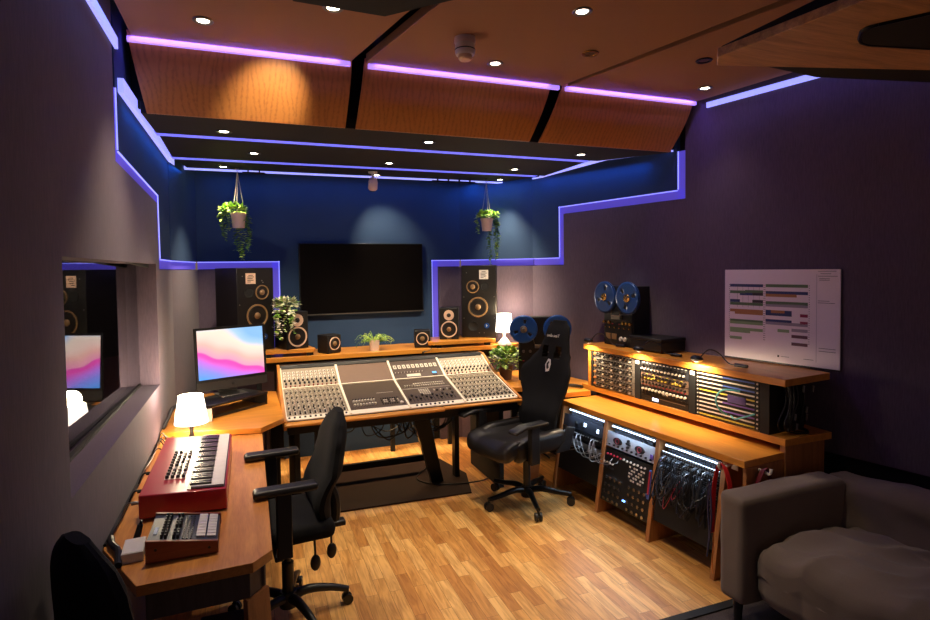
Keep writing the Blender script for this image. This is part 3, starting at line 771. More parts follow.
_o = bpy.data.objects.new('added_shelf_lamp', _l); col.objects.link(_o); _o.location = (1.35, 5.35, .98)
build('support_panel', MB().box(.05, .09, 5.18, 5.5, 0, 1.01), M['blk2'], sh)
def riser(poly, label):
    t = thing('riser', (0, 0, 0), 0, label, 'riser', 'oak risers on the monitor shelf')
    build('board', MB().prism(poly, 1.078, 1.112), M['desk'], t, bevel=.003)
    cx = sum(p[0] for p in poly)/len(poly); cy = sum(p[1] for p in poly)/len(poly)
    f = MB()
    for p in poly: f.cb((cx+(p[0]-cx)*.8, cy+(p[1]-cy)*.8, 1.064), (.04, .04, .027))
    build_each('foot', f, M['blk'], t)
riser([(.10, 5.16), (.52, 5.14), (.545, 5.17), (.50, 5.42), (.10, 5.42)], 'oak riser at the left end of the shelf under the white ringed speaker')
riser([(1.62, 5.08), (2.24, 5.06), (2.24, 5.10), (2.0, 5.46), (1.58, 5.46), (1.58, 5.13)], 'oak riser at the right end of the shelf under the white ringed speaker')

# ------------------------------------------------------------ speakers
def driver(parent, c, R_, ringmat, ring=True, depth=.02, name='woofer', cone='cone', capr=.35, fy=-.001):
    """driver facing -y at c"""
    M_ = Matrix.Translation(c) @ Matrix.Rotation(R(90), 4, 'X')
    m = MB(M_)
    m.mat(0).lathe([(R_*1.02, 0), (R_*1.02, .006), (R_*.9, .007), (R_*.86, .002)], n=32)
    m.mat(1).lathe([(R_*.87, .003), (R_*.80, .006), (R_*.74, .0015), (R_*capr, .0008), (0, .0008)], n=32)
    w = build(name, m, [ringmat, M[cone]], parent)
    build('dust_cap', MB(M_).ell((0, 0, .001), (R_*capr, R_*capr, R_*.18), 16, 8), M['cap'], w)
    return w
def main_monitor(x, y, rz, flip, dep, label):
    t = thing('main_monitor', (x, y, 1.115), rz, label, 'speaker', 'tall black main monitors')
    W, H = .172, .712
    build('cabinet', MB().box(-W, W, 0, dep, 0, H), M['spk'], t, bevel=.006)
    f = -1 if flip else 1
    driver(t, (-f*.0+f*.01, 0, .30), .098, M['cap'], name='woofer', cone='cone', capr=.3)
    driver(t, (f*.06, 0, .50), .062, M['cap'], name='midrange', cone='cone', capr=.42)
    m = MB(Matrix.Translation((-f*.06, 0, .50)) @ Matrix.Rotation(R(90), 4, 'X')).lathe([(0, 0), (.045, 0), (.045, .003), (.036, .003), (.034, .001), (0, .001)], n=24)
    build('tweeter', m, M['blk2'], t)
    m = MB(Matrix.Translation((-f*.07 if not flip else -.06, 0, .11)) @ Matrix.Rotation(R(90), 4, 'X')).lathe([(0, 0), (.052, 0), (.052, .004), (.042, .004), (.038, .001), (0, .001)], n=24)
    build('port', m, M['blk2'], t)
    lb = MB().box(-.045, .045, -.003, 0, .575, .665)
    l_ = build('label_plate', lb, M['pink'] if not flip else M['white'], t); l_.location = (-.045 if not flip else .05, 0, 0)
    if flip is False: pass
    tx = MB()
    for k, (a, b) in enumerate(((-.02, .02), (-.03, .03), (-.03, .018), (-.03, .026), (-.03, .0))):
        tx.box(a, b, -.0036, -.0031, .645-k*.014-(.0 if k else 0), .651-k*.014)
    build('print', tx, M['blk'], l_)
    bd = MB(Matrix.Translation((.075, 0, .115)) @ Matrix.Rotation(R(90), 4, 'X')).lathe([(0, 0), (.026, 0), (.026, .003), (0, .003)], n=24)
    b_ = build('badge', bd, M['bluereel'], t)
    build('emblem', MB().box(.068, .075, -.0042, -.0032, .102, .128).box(.068, .086, -.0042, -.0032, .112, .117), M['white'], b_)
    sw = MB()
    for a, b in ((-.15, .40), (.15, .40), (-.15, .19), (.15, .19), (.06, .6), (.07, .585), (-.12, .64), (0, .045), (.05, .045)):
        sw.cyl((a, 0, b), (a, -.003, b), .005, n=8)
    build_each('screw', sw, M['steel'], t)
main_monitor(.06, 5.20, R(30), False, .36, 'tall black main monitor at the left behind the desktop computer')
main_monitor(2.125, 5.20, R(-27), True, .20, 'tall black main monitor at the right beside the small lamp')
def nearfield(x, y, rz, W, H, D, label):
    t = thing('nearfield_monitor', (x, y, 1.113), rz, label, 'speaker', 'black two way speakers with pale rings')
    build('cabinet', MB().box(-W/2, W/2, 0, D, 0, H), M['spk'], t, bevel=.004)
    driver(t, (0, 0, H*.325), W*.42, M['pink'], name='woofer', cone='cone', capr=.3)
    tw = MB(Matrix.Translation((0, 0, H*.77)) @ Matrix.Rotation(R(90), 4, 'X')).lathe([(0, 0), (W*.27, 0), (W*.27, .004), (W*.12, .003), (0, .003)], n=28)
    q = build('tweeter', tw, M['pink'], t)
    build('dome', MB().ell((0, -.005, H*.77), (W*.11, .008, W*.11), 14, 8), M['knob'], q)
    build('nameplate', MB().box(-.022, .022, -.002, 0, .008, .016), M['steel'], t)
nearfield(.395, 5.175, R(22), .205, .325, .24, 'black speaker with pale rings on the left riser beside the trailing plant')
nearfield(1.805, 5.19, R(-22), .185, .305, .23, 'black speaker with pale rings on the right riser beside the main monitor')
def cube_speaker(x, y, rz, label):
    t = thing('cube_speaker', (x, y, 1.051), rz, label, 'speaker', 'small cube speakers')
    build('cabinet', MB().box(-.075, .075, 0, .15, .004, .165), M['spk'], t, bevel=.006)
    driver(t, (0, 0, .088), .058, M['pink'], name='woofer', cone='cone', capr=.4)
    build('foot', MB().box(-.07, .07, .01, .14, 0, .004), M['blk'], t)
cube_speaker(.715, 5.19, R(32), 'small cube speaker on the shelf left of the white plant pot')
cube_speaker(1.53, 5.17, R(-14), 'small cube speaker on the shelf below the right corner of the television')
tag(build('speaker_cable', MB().tube([(1.60, 5.115, 1.054), (1.585, 5.075, 1.05), (1.56, 5.03, 1.045), (1.53, 4.96, 1.052), (1.47, 4.90, 1.055)], .004, 6, 5).cyl((1.47, 4.90, 1.055), (1.445, 4.875, 1.052), .009, n=8), M['blk']),
    'thin black cable running from the right cube speaker to the console', 'cable')

# ------------------------------------------------------------ plants
def leaf(mb, p, d, up, L, W):
    d = d.normalized(); s = d.cross(up)
    if s.length < 1e-3: s = Vector((1, 0, 0))
    s = s.normalized(); n = s.cross(d)
    a = p; b = p + d*L*.45 + s*W*.5 - n*L*.03; c = p + d*L - n*L*.18; e = p + d*L*.45 - s*W*.5 - n*L*.03; m_ = p + d*L*.5 + n*L*.05
    mb.add([a, b, c, e, m_], [(0, 1, 4), (1, 2, 4), (2, 3, 4), (3, 0, 4)])
def rv(): return Vector((random.uniform(-1, 1), random.uniform(-1, 1), random.uniform(-1, 1)))
def foliage(c, r, n, L, seed, vines=(), vlen=None):
    """leafy crown plus hanging vines; vines = list of (dx, dy, length)"""
    random.seed(seed); mb = MB(); st = MB()
    for i in range(n):
        q = rv(); q.z = abs(q.z)*.9
        if q.length > 1: q.normalize()
        p = Vector(c) + Vector((q.x*r[0], q.y*r[1], q.z*r[2]))
        mb.mat(random.choice((0, 0, 1, 2))); leaf(mb, p, q + rv()*.6 + Vector((0, 0, .1)), Vector((0, 0, 1)), L*random.uniform(.7, 1.2), L*.75)
        if i % 5 == 0: st.tube([Vector(c)-Vector((0, 0, .01)), (Vector(c)+p)/2+Vector((0, 0, .01)), p], .0012, 4)
    for (dx, dy, ln) in vines:
        p = Vector(c) + Vector((dx, dy, 0)); pts = [Vector(c) + Vector((dx*.3, dy*.3, .0)), p + Vector((0, 0, .005))]
        k = int(ln/.018); q = p.copy()
        for j in range(k):
            q = q + Vector((random.uniform(-.007, .007), random.uniform(-.006, .006), -.018)); pts.append(q.copy())
            for _ in range(2):
                mb.mat(random.choice((0, 1, 2, 2))); d = rv(); d.z = -abs(d.z)*.4; leaf(mb, q, d, Vector((0, 0, 1)), L*random.uniform(.6, 1.1)*(1-.35*j/k), L*.7)
        st.tube(pts, .0014, 4)
    return mb, st
LEAF = [M['green'], M['green2'], M['green3']]
def hanging(x, y, label, seed, vines, co, n=170):
    t = thing('hanging_plant', (x, y, 2.16), 0, label, 'plant', 'hanging potted trailing plants')
    p = MB().lathe([(0, 0), (.046, 0), (.058, .10), (.062, .105), (.062, .12), (.054, .12), (.050, .10), (0, .098)], n=24)
    po = build('pot', p, M['pot'], t)
    mb, st = foliage((co[0], co[1], .125), (.10, .07, .065), n, .044, seed, [(a-co[0], b-co[1], c) for a, b, c in vines])
    build('foliage', mb, LEAF, t); build('stems', st, M['green3'], t)
    r = MB()
    for a in (20, 140, 260):
        r.tube([(.058*math.cos(R(a)), .058*math.sin(R(a)), .112), (.02*math.cos(R(a)), .02*math.sin(R(a)), .33), (0, 0, .47)], .0028, 5)
        r.ell((.058*math.cos(R(a)), .058*math.sin(R(a)), .112), (.006, .006, .006), 8, 6)
    r.ring((0, 0, .482), (0, 1, 0), .011, .002, 14, 6)
    build('rope', r, M['rope'], t)
    build('hook', MB().cyl((0, 0, .488), (0, 0, .5005), .003, n=8).cyl((0, 0, .4945), (0, 0, .5005), .014, n=12), M['blkmetal'], t)
hanging(-.06, 5.12, 'leafy green plant in a white pot hanging at the left of the television', 11,
        [(-.13, -.02, .12), (-.15, 0, .07), (-.12, -.04, .20), (-.09, .05, .22), (-.03, .07, .32), (.02, .07, .38), (.05, .06, .34), (.07, .04, .26), (.00, .07, .36), (-.075, -.03, .16), (.075, -.02, .14)], (-.035, .02))
hanging(2.185, 5.12, 'leafy green plant in a pale pot hanging at the right of the television', 12,
        [(-.10, .0, .16), (-.08, .05, .10), (.07, .05, .30), (.08, .0, .36), (.10, -.02, .32), (.065, .05, .48), (.085, .03, .40), (.11, -.02, .22), (.095, -.03, .28)], (.02, .02))
def clip_rail(x0, x1, y, label, n):
    t = thing('clip_rail', (0, 0, 0), 0, label, 'rail', 'short black rails under the rear soffit')
    build('rail', MB().box(x0, x1, y-.008, y+.008, 2.625, 2.640), M['blk'], t)
    for i in range(n):
        x = x0 + (x1-x0)*(i+.5)/n
        build('clip', MB().cb((x, y, 2.6495), (.012, .02, .0205)), M['blk'], t)
clip_rail(-.02, .16, 5.20, 'short black rail with clips beside the left hanging plant', 2)
clip_rail(1.66, 2.10, 5.20, 'longer black rail with clips left of the right hanging plant', 4)
# shelf plant
t = thing('potted_plant', (1.078, 5.20, 1.051), 0, 'small spiky plant in a white pot on the shelf below the television', 'plant')
build('pot', MB().lathe([(0, 0), (.040, 0), (.048, .10), (.044, .10), (.042, .085), (0, .085)], n=24), M['pot'], t)
random.seed(5); mb = MB()
for i in range(60):
    a = random.uniform(0, 2*PI); l = random.uniform(.05, .13); d = Vector((math.cos(a)*1.0, math.sin(a)*.6, random.uniform(-.1, 1.0)))
    p = Vector((math.cos(a)*.02, math.sin(a)*.02, .09)); mb.mat(random.choice((0, 1, 2)))
    q = p + d.normalized()*l; e = q + Vector((math.cos(a), math.sin(a), -.8)).normalized()*l*.45
    mb.tube([p, q, e], [.0022, .0018, .0006], 4, 3)
    for k in range(3): leaf(mb, p.lerp(q, .5+.25*k) if k < 2 else e, rv(), Vector((0, 0, 1)), .022, .01)
build('foliage', mb, LEAF, t)
# trailing plant on left nearfield
t = thing('trailing_plant', (.30, 5.20, 1.44), 0, 'pale variegated trailing plant sitting on the left ringed speaker', 'plant')
build('pot', MB().lathe([(0, 0), (.04, 0), (.048, .05), (.044, .05), (0, .045)], n=20), M['brown'], t)
mb, st = foliage((0, 0, .04), (.095, .09, .08), 230, .046, 8, [(-.07, -.03, .24), (-.09, -.02, .15), (-.05, -.06, .27), (-.02, -.09, .20), (.02, -.10, .16), (.05, -.10, .22), (.07, -.07, .14), (-.075, -.05, .20), (.04, -.11, .12), (-.08, -.04, .26)])
build('foliage', mb, [M['pale'], M['white'], M['green']], t); build('stems', st, M['green3'], t)
# leafy pot on right corner desk
t = thing('potted_plant', (2.14, 4.62, .801), 0, 'bushy green plant in a grey pot on the desk right of the console', 'plant')
build('pot', MB().lathe([(0, 0), (.05, 0), (.066, .13), (.06, .13), (.056, .11), (0, .11)], n=24), M['brown'], t)
mb, st = foliage((0, 0, .14), (.125, .11, .16), 240, .05, 21, [(-.10, -.04, .04), (.08, -.06, .05), (-.02, -.09, .05), (.11, 0, .04)])
build('foliage', mb, LEAF, t); build('stems', st, M['green3'], t)

# ------------------------------------------------------------ table lamps
def lamp(x, y, z, rb, rt, h0, h1, label, power, base='blk'):
    t = thing('table_lamp', (x, y, z), 0, label, 'lamp', 'small white shaded table lamps')
    build('base', MB().lathe([(0, 0), (.055, 0), (.055, .006), (.02, .02), (.012, h0*.5), (.012, h0), (0, h0)] if base == 'blk' else [(0, 0), (.07, 0), (.068, .01), (.02, h0*.55), (.012, h0*.6), (.016, h0*.8), (.012, h0), (0, h0)], n=28), M['blk'] if base == 'blk' else M['white'], t)
    s = MB(); s.lathe([(rb, h0), (rt, h1), (rt-.004, h1), (rb-.004, h0)], n=36)
    # open lathe: drop caps
    s.f = s.f[:-2]; s.m = s.m[:-2]
    build('lamp_shade', s, M['shade'], t)
    build('bulb', MB().ell((0, 0, (h0+h1)/2), (.025, .025, .03), 14, 10), M['bulb'], t)
    build('socket', MB().cyl((0, 0, h0), (0, 0, (h0+h1)/2-.02), .012, n=10), M['white'], t)
    l = bpy.data.lights.new('table_lamp_light', 'POINT'); l.energy = power; l.color = (1, .80, .52); l.shadow_soft_size = .05
    o = bpy.data.objects.new('table_lamp_light', l); col.objects.link(o); o.location = (x, y, z+h1+.03)
    l2 = bpy.data.lights.new('table_lamp_light', 'POINT'); l2.energy = power*.5; l2.color = (1, .78, .5); l2.shadow_soft_size = .03
    o2 = bpy.data.objects.new('table_lamp_light', l2); col.objects.link(o2); o2.location = (x, y-.0, z+h0-.015 if base != 'blk' else z+h0-.02)
    return t
lamp(-.345, 3.835, .7605, .096, .070, .115, .285, 'white shaded lamp behind the red keyboard on the left desk', 14)
lamp(2.325, 5.045, 1.051, .086, .070, .125, .30, 'small white shaded lamp at the right end of the monitor shelf', 6, 'w')
tag(build('white_card', MB().box(-.47, -.245, 4.12, 4.14, .801, .885), M['wbox']), 'small pale card box standing behind the left lamp', 'box')

# ------------------------------------------------------------ desktop computer
rs = thing('desktop_riser', (-.072, 4.345, .801), R(40), 'black desktop riser with an open front under the computer', 'stand')
build('top_board', MB().box(-.25, .25, 0, .27, .078, .092), M['blk'], rs, bevel=.002)
build('bottom_board', MB().box(-.24, .24, 0, .012, 0, .016), M['blk'], rs)
for x in (-.235, .235): build('side_panel', MB().box(x-.007, x+.007, 0, .26, .0, .078), M['blk'], rs)
im = thing('desktop_computer', (-.118, 4.50, .894), R(23), 'all in one desktop computer showing pink and blue waves', 'computer')
W, H = .258, .452
tilt = Matrix.Translation((0, 0, .052)) @ Matrix.Rotation(R(-4), 4, 'X')
m = MB(tilt); m.box(-W, W, 0, .012, 0, H); m.ext([(-W*.9, .012, .05), (W*.9, .012, .05), (W*.7, .035, .15), (-W*.7, .035, .15)], (0, 0, .2))
build('housing', m, M['blk'], im, bevel=.003)
build('bezel', MB(tilt).box(-W, W, -.002, 0, .062, H), M['blk'], im)
build('chin', MB(tilt).box(-W, W, -.0015, 0, 0, .0615), plain('chin_grey', '34302e', .4), im)
scn = build('screen', MB().box(-W+.018, W-.018, -.003, -.0021, .082, H-.018), M['screen'], im)
scn.matrix_local = tilt
lg = MB(tilt @ Matrix.Translation((0, -.0018, .032)))
lg.ell((-.004, 0, 0), (.0075, .0015, .009), 10, 8).ell((.004, 0, 0), (.0075, .0015, .009), 10, 8).ext([(0, -.001, .010), (.006, -.001, .017), (.007, -.001, .013)], (0, .001, 0))
build('emblem', lg, M['blk'], im)
ft = MB(); ft.box(-.10, .10, -.04, .13, 0, .006); ft.ext([(-.07, .11, .006), (.07, .11, .006), (.07, .04, .20), (-.07, .04, .20)], (0, .008, 0))
build('stand', ft, M['steel'], im, bevel=.002)
tag(build('desk_trinket', MB().lathe([(0, 0), (.02, 0), (.022, .03), (.012, .04), (0, .045)], n=14), M['cap'], loc=(-.262, 4.30, .8005)), 'small brown trinket beside the black riser left of the computer', 'ornament')
tag(build('phone_slab', MB(Matrix.Rotation(R(35), 4, 'Z')).box(-.06, .06, -.03, .03, 0, .01), M['blk'], loc=(-.33, 4.40, .8012), bevel=.002), 'flat black slab left of the computer riser', 'device')

# ------------------------------------------------------------ red keyboard
kb = thing('keyboard', (-.448, 2.665, .7605), 0, 'glossy red stage keyboard on the left desk', 'keyboard')
Wk, Lk = .338, .885
def kz(x): return .112 - (x/Wk)*.016
def slab(x0, x1, y0, y1, dz0, dz1):
    m = MB(); return m.add([(x0, y0, kz(x0)+dz0), (x1, y0, kz(x1)+dz0), (x1, y1, kz(x1)+dz0), (x0, y1, kz(x0)+dz0), (x0, y0, kz(x0)+dz1), (x1, y0, kz(x1)+dz1), (x1, y1, kz(x1)+dz1), (x0, y1, kz(x0)+dz1)],
                 [(0, 3, 2, 1), (4, 5, 6, 7), (0, 1, 5, 4), (1, 2, 6, 5), (2, 3, 7, 6), (3, 0, 4, 7)])
body = MB(); body.add([(0, 0, .012), (Wk, 0, .004), (Wk, Lk, .004), (0, Lk, .012), (0, 0, kz(0)), (Wk, 0, kz(Wk)), (Wk, Lk, kz(Wk)), (0, Lk, kz(0))],
    [(0, 3, 2, 1), (4, 5, 6, 7), (0, 1, 5, 4), (1, 2, 6, 5), (2, 3, 7, 6), (3, 0, 4, 7)])
build('case', body, M['red'], kb, bevel=.005, seg=3)
build('control_panel', slab(.075, .165, .17, .60, .0005, .002), M['nordpanel'], kb)
build('key_slip', slab(.180, Wk-.008, .02, Lk-.02, .0005, .003), M['knob'], kb)
kk = MB(); nk = 36; y0, y1 = .028, Lk-.028; dy = (y1-y0)/nk
for i in range(nk):
    q = slab(.196, Wk-.012, y0+i*dy+.0006, y0+(i+1)*dy-.0006, .003, .010)
    build('white_key', q, M['keyw'], kb)
for i in range(nk-1):
    if i % 7 in (2, 6): continue
    yb = y0+(i+1)*dy; build('black_key', slab(.19, .276, yb-.0078, yb+.0078, .0102, .019), M['keyb'], kb)
kn_ = MB(); random.seed(4)
for i in range(10):
    for j in range(4):
        x = .085 + j*.022; y = .19 + i*.041
        if (i*j) % 5 == 3: kn_.box(x-.006, x+.006, y-.004, y+.004, kz(x)+.002, kz(x)+.008)
        else: kn_.lathe([(.0085, 0), (.007, .014), (0, .014)], (x, y, kz(x)+.002), n=10)
build_each('knob', kn_, M['knob'], kb)
build('display', slab(.105, .15, .30, .40, .002, .004), M['steel'], kb)
for (x, y) in ((.03, .06), (.3, .06), (.03, .82), (.3, .82)): build('foot', MB().cyl((x, y, 0), (x, y, .013), .012, n=10), M['blk'], kb)

# ------------------------------------------------------------ drum machine
dm = thing('drum_machine', (-.362, 2.262, .7605), 0, 'black drum machine with wooden cheeks and pale pads', 'drum machine')
Wd, Ld = .232, .265
def dz(x): return .082 - (x/Wd)*.038
def wedge(x0, x1, y0, y1, a, b):
    return MB().add([(x0, y0, dz(x0)+a if a > -1 else .004), (x1, y0, dz(x1)+a if a > -1 else .004), (x1, y1, dz(x1)+a if a > -1 else .004), (x0, y1, dz(x0)+a if a > -1 else .004),
        (x0, y0, dz(x0)+b), (x1, y0, dz(x1)+b), (x1, y1, dz(x1)+b), (x0, y1, dz(x0)+b)], [(0, 3, 2, 1), (4, 5, 6, 7), (0, 1, 5, 4), (1, 2, 6, 5), (2, 3, 7, 6), (3, 0, 4, 7)])
build('case', wedge(0, Wd, .014, Ld-.014, -5, -.002), M['slate'], dm)
for a in (0, Ld-.013): build('wood_cheek', wedge(-.003, Wd+.003, a, a+.013, -5, .004), M['woodred'], dm, bevel=.002)
build_each('screw', MB().cyl((.03, 0, .05), (.03, -.002, .05), .005, n=10).cyl((.205, 0, .028), (.205, -.002, .028), .005, n=10), M['blk'], dm)
for c in range(2):
    for r in range(8): build('pad', wedge(.158+c*.036, .188+c*.036, .045+r*.026, .066+r*.026, -.001, .004), M['white'], dm)
kk = MB()
for i in range(9):
    for x in (.045, .058, .085, .098):
        if i % 4 == 3 and x > .08: continue
        kk.lathe([(.0055, 0), (.0045, .016), (0, .016)], (x, .035+i*.024, dz(x)-.001), n=8)
build_each('knob', kk, M['knob'], dm)
kk = MB()
for i in range(12):
    for x in (.115, .128, .141): kk.box(x-.003, x+.003, .03+i*.018, .04+i*.018, dz(x)-.002, dz(x)+.003)
build_each('button', kk, M['knob'], dm)
build('lettering', wedge(.014, .026, .07, .13, -.0018, .0005), plain('pale_blue', '9fb2c8', .5), dm)
tag(build('interface_box', MB(Matrix.Rotation(R(4), 4, 'Z')).box(0, .07, 0, .13, 0, .035).box(.004, .066, .004, .126, .035, .037), M['white'], loc=(-.447, 2.30, .7605), bevel=.004), 'small silver box beside the drum machine', 'device')
pl = thing('plug', (-.43, 2.47, .7605), 0, 'black jack plug standing on the desk behind the silver box', 'plug')
build('barrel', MB().cyl((0, 0, 0), (.02, .0, .07), .013, .010, n=12), M['blk'], pl)
build('sleeve', MB().cyl((.02, 0, .07), (.024, 0, .085), .006, .004, n=10), M['blk'], pl)
tag(build('desk_cable', MB().tube([(-.52, 2.52, .775), (-.50, 2.44, .782), (-.47, 2.38, .78), (-.455, 2.30, .775), (-.45, 2.27, .774)], .012, 8, 6), M['blk']), 'thick black cable sleeve on the desk corner by the silver box', 'cable')
c_ = MB(); random.seed(9)
c_.tube([(-.525, 2.5+i*.12, .772+.006*math.sin(i*2)) for i in range(13)], .008, 6, 4)
tag(build('desk_cable', c_, M['blk']), 'black cable lying along the wall edge of the left desk', 'cable')
for i, (y, lab) in enumerate(((2.72, 'nearest the drum machine'), (2.86, 'second along the back of the red keyboard'), (3.10, 'at the middle of the red keyboard back'))):
    c = MB().tube([(-.52, y+.02, .776), (-.50, y+.01, .82), (-.475, y, .83), (-.452, y, .825)], .004, 6, 5).cyl((-.483, y, .825), (-.4495, y, .825), .007, n=10)
    tag(build('plug_lead', c, M['blk'] if i else M['steel']), 'short plugged lead ' + lab, 'cable', 'leads plugged in the keyboard back')
c = MB(); random.seed(14)
for i in range(5):
    y = 3.55 + i*.06; c.tube([(-.525, y, .78), (-.50, y+.04, .80+random.random()*.05), (-.47, y+.06, .79), (-.46, y+.15, .775)], .0035, 6, 5)
tag(build('cable_bundle', c, M['blk'], ), 'tangle of thin black cables on the left desk beside the lamp', 'cable')
tag(build('cable_bundle', MB().tube([(-.525, 4.02, .81), (-.50, 4.08, .86), (-.48, 4.2, .90), (-.45, 4.3, .86), (-.43, 4.45, .815)], .01, 8, 6).tube([(-.52, 4.1, .81), (-.505, 4.25, .88), (-.47, 4.4, .87), (-.42, 4.55, .81)], .006, 8, 6), M['blk']), 'black cables arching over the corner desk behind the white lamp', 'cable')
tag(build('floor_case', MB().box(-.26, -.02, 2.86, 3.06, .001, .09), M['blk'], bevel=.008), 'black case on the floor beneath the left desk', 'case')
tag(build('floor_cable', MB().tube([(-.3, 2.62, .008), (-.15, 2.65, .012), (-.04, 2.75, .05), (-.01, 2.83, .20), (-.06, 2.86, .45), (-.12, 2.9, .70)], .005, 6, 8), M['white']), 'pale cable curving down beneath the left desk', 'cable')
tag(build('wall_trim_cable', MB().tube([(-.533, 2.48+.1*i, .766) for i in range(15)], .006, 6), M['blk']), 'thin black edging where the left desk meets the wall', 'trim')

# ------------------------------------------------------------ chairs
def shell(hw, z0, z1, thick, yfn, hole=None, nx=20, nz=30):
    """curved padded panel; hw(z) half width; yfn(x,z) mid surface; forward is -y"""
    mb = MB(); idx = {}
    def P(i, j, s):
        k = (i, j, s)
        if k in idx: return idx[k]
        z = z0 + (z1-z0)*j/nz; t = -1 + 2*i/nx; x = t*hw(z)
        e = (1-abs(t)**4)**.5 if abs(t) < 1 else 0
        ez = 1 - (2*j/nz-1)**8
        y = yfn(x, z) + s*thick(x, z)*.5*max(.25, e)*max(.4, ez)
        idx[k] = len(mb.v); mb.v.append(tuple(mb.T @ Vector((x, y, z)))); return idx[k]
    def ok(i, j):
        if i < 0 or j < 0 or i >= nx or j >= nz: return False
        if not hole: return True
        z = z0 + (z1-z0)*(j+.5)/nz; x = (-1 + 2*(i+.5)/nx)*hw(z)
        return not hole(x, z)
    for i in range(nx):
        for j in range(nz):
            if not ok(i, j): continue
            mb.f.append([P(i, j, -1), P(i+1, j, -1), P(i+1, j+1, -1), P(i, j+1, -1)]); mb.m.append(0)
            mb.f.append([P(i, j, 1), P(i, j+1, 1), P(i+1, j+1, 1), P(i+1, j, 1)]); mb.m.append(0)
            for di, dj, a, b in ((-1, 0, (i, j+1), (i, j)), (1, 0, (i+1, j), (i+1, j+1)), (0, -1, (i, j), (i+1, j)), (0, 1, (i+1, j+1), (i, j+1))):
                if not ok(i+di, j+dj):
                    mb.f.append([P(*a, -1), P(*a, 1), P(*b, 1), P(*b, -1)][::-1]); mb.m.append(0)
    return mb
def interp(tab):
    def f(z):
        if z <= tab[0][0]: return tab[0][1]
        for (a, b), (c, d) in zip(tab[:-1], tab[1:]):
            if z <= c:
                t = (z-a)/(c-a); t = t*t*(3-2*t); return b + (d-b)*t
        return tab[-1][1]
    return f
def star_base(t, r, rot, hub, mat, castor_r=.028, arch=.05):
    b = MB()
    b.lathe([(0, hub-.06), (.045, hub-.06), (.05, hub-.02), (.04, hub+.02), (0, hub+.02)], n=20)
    build('hub', b, mat, t)
    for i in range(5):
        a = R(rot + 72*i); d = Vector((math.cos(a), math.sin(a), 0))
        pts = [d*.03 + Vector((0, 0, hub-.01)), d*r*.35 + Vector((0, 0, hub+.0)), d*r*.7 + Vector((0, 0, hub-.02)), d*r + Vector((0, 0, castor_r*2+.022))]
        build('base_leg', MB().tube(pts, [.026, .023, .019, .016], 10, 5), mat, t)
        c = MB(); s = Vector((-d.y, d.x, 0)); o = d*(r-.004) + Vector((0, 0, castor_r+.001))
        for k in (-1, 1): c.cyl(o + s*k*.008, o + s*k*.024, castor_r, n=18)
        c.cyl(o - s*.008, o + s*.008, castor_r*.4, n=10); c.cyl(o, o + Vector((0, 0, castor_r+.015)), .009, n=8)
        build('castor', c, M['blk'], t)

# gaming chair
gc = thing('gaming_chair', (1.955, 3.86, 0), R(-75), 'black gaming chair with a tall winged backrest at the right of the console', 'chair')
star_base(gc, .335, -28, .115, M['blkmetal'], .031)
build('gas_column', MB().cyl((0, 0, .10), (0, 0, .34), .028, n=18).cyl((0, 0, .30), (0, 0, .44), .019, n=14), M['blk'], gc)
build('mechanism', MB().box(-.09, .09, -.14, .14, .415, .445).box(-.05, .05, -.08, .10, .385, .42), M['blk'], gc, bevel=.006)
def dsp_seat(p, n):
    q = p.copy(); e = abs(q.x)/.26
    q.z += .045*max(0, e-.5)/.5*(1 if q.z > .5 else .4)
    if q.y < -.31: q.z -= (abs(q.y)-.31)*.35
    q.z += .004*noise.noise(q*9)
    return q
build('seat', MB().soft(-.25, .25, -.40, .20, .447, .55, .04, 9, dsp_seat), M['leather'], gc, ang=60)
for s in (-1, 1):
    build('seat_wing', MB().soft(s*.225-.045, s*.225+.045, -.31, .16, .455, .60, .035, 8, lambda p, n: Vector((p.x, p.y, p.z - max(0, -p.y-.17)*.25))), M['leather'], gc, ang=60)
hw = interp([(.50, .19), (.62, .20), (.78, .215), (.90, .255), (.99, .265), (1.08, .20), (1.15, .155), (1.24, .128), (1.32, .115), (1.37, .07)])
gy = lambda x, z:   .13 + (z-.5)*.275 - .9*max(0, abs(x)-.11)**1.4*(1 if z < 1.1 else .4) - .03*math.exp(-((z-.68)/.1)**2)
gth = lambda x, z: .075 + .02*math.exp(-((z-.68)/.1)**2) + .01*noise.noise(Vector((x*8, 0, z*6)))
b_ = build('backrest', shell(hw, .50, 1.375, gth, gy, lambda x, z: 1.09 < z < 1.19 and .035 < abs(x) < .10, 24, 36), M['cloth_black'], gc, ang=70)
sub = b_.modifiers.new('sub', 'SUBSURF'); sub.levels = 1; sub.render_levels = 1
def on_back(x, z, off=.043):
    y = gy(x, z) - off
    return Matrix.Translation((x, y, z)) @ Matrix.Rotation(R(-15.4), 4, 'X') @ Matrix.Rotation(R(90), 4, 'X')
text_mesh('lettering', 'anda seaT', .034, on_back(0, 1.26, .048), M['white'], gc, .001)
em = MB(on_back(0, 1.035, .046))
em.ext([(-.028, .0, 0), (-.006, .05, 0), (.02, .045, 0), (.03, .01, 0), (.022, -.045, 0), (-.012, -.055, 0)], (0, 0, .001))
e_ = build('emblem', em, M['white'], gc)
em = MB(on_back(0, 1.035, .047)).ext([(-.012, -.02, 0), (-.016, .01, 0), (0, .03, 0), (.014, .025, 0), (.004, .005, 0), (.016, -.02, 0), (.0, -.035, 0)], (0, 0, .001))
build('emblem_figure', em, M['blk'], e_)
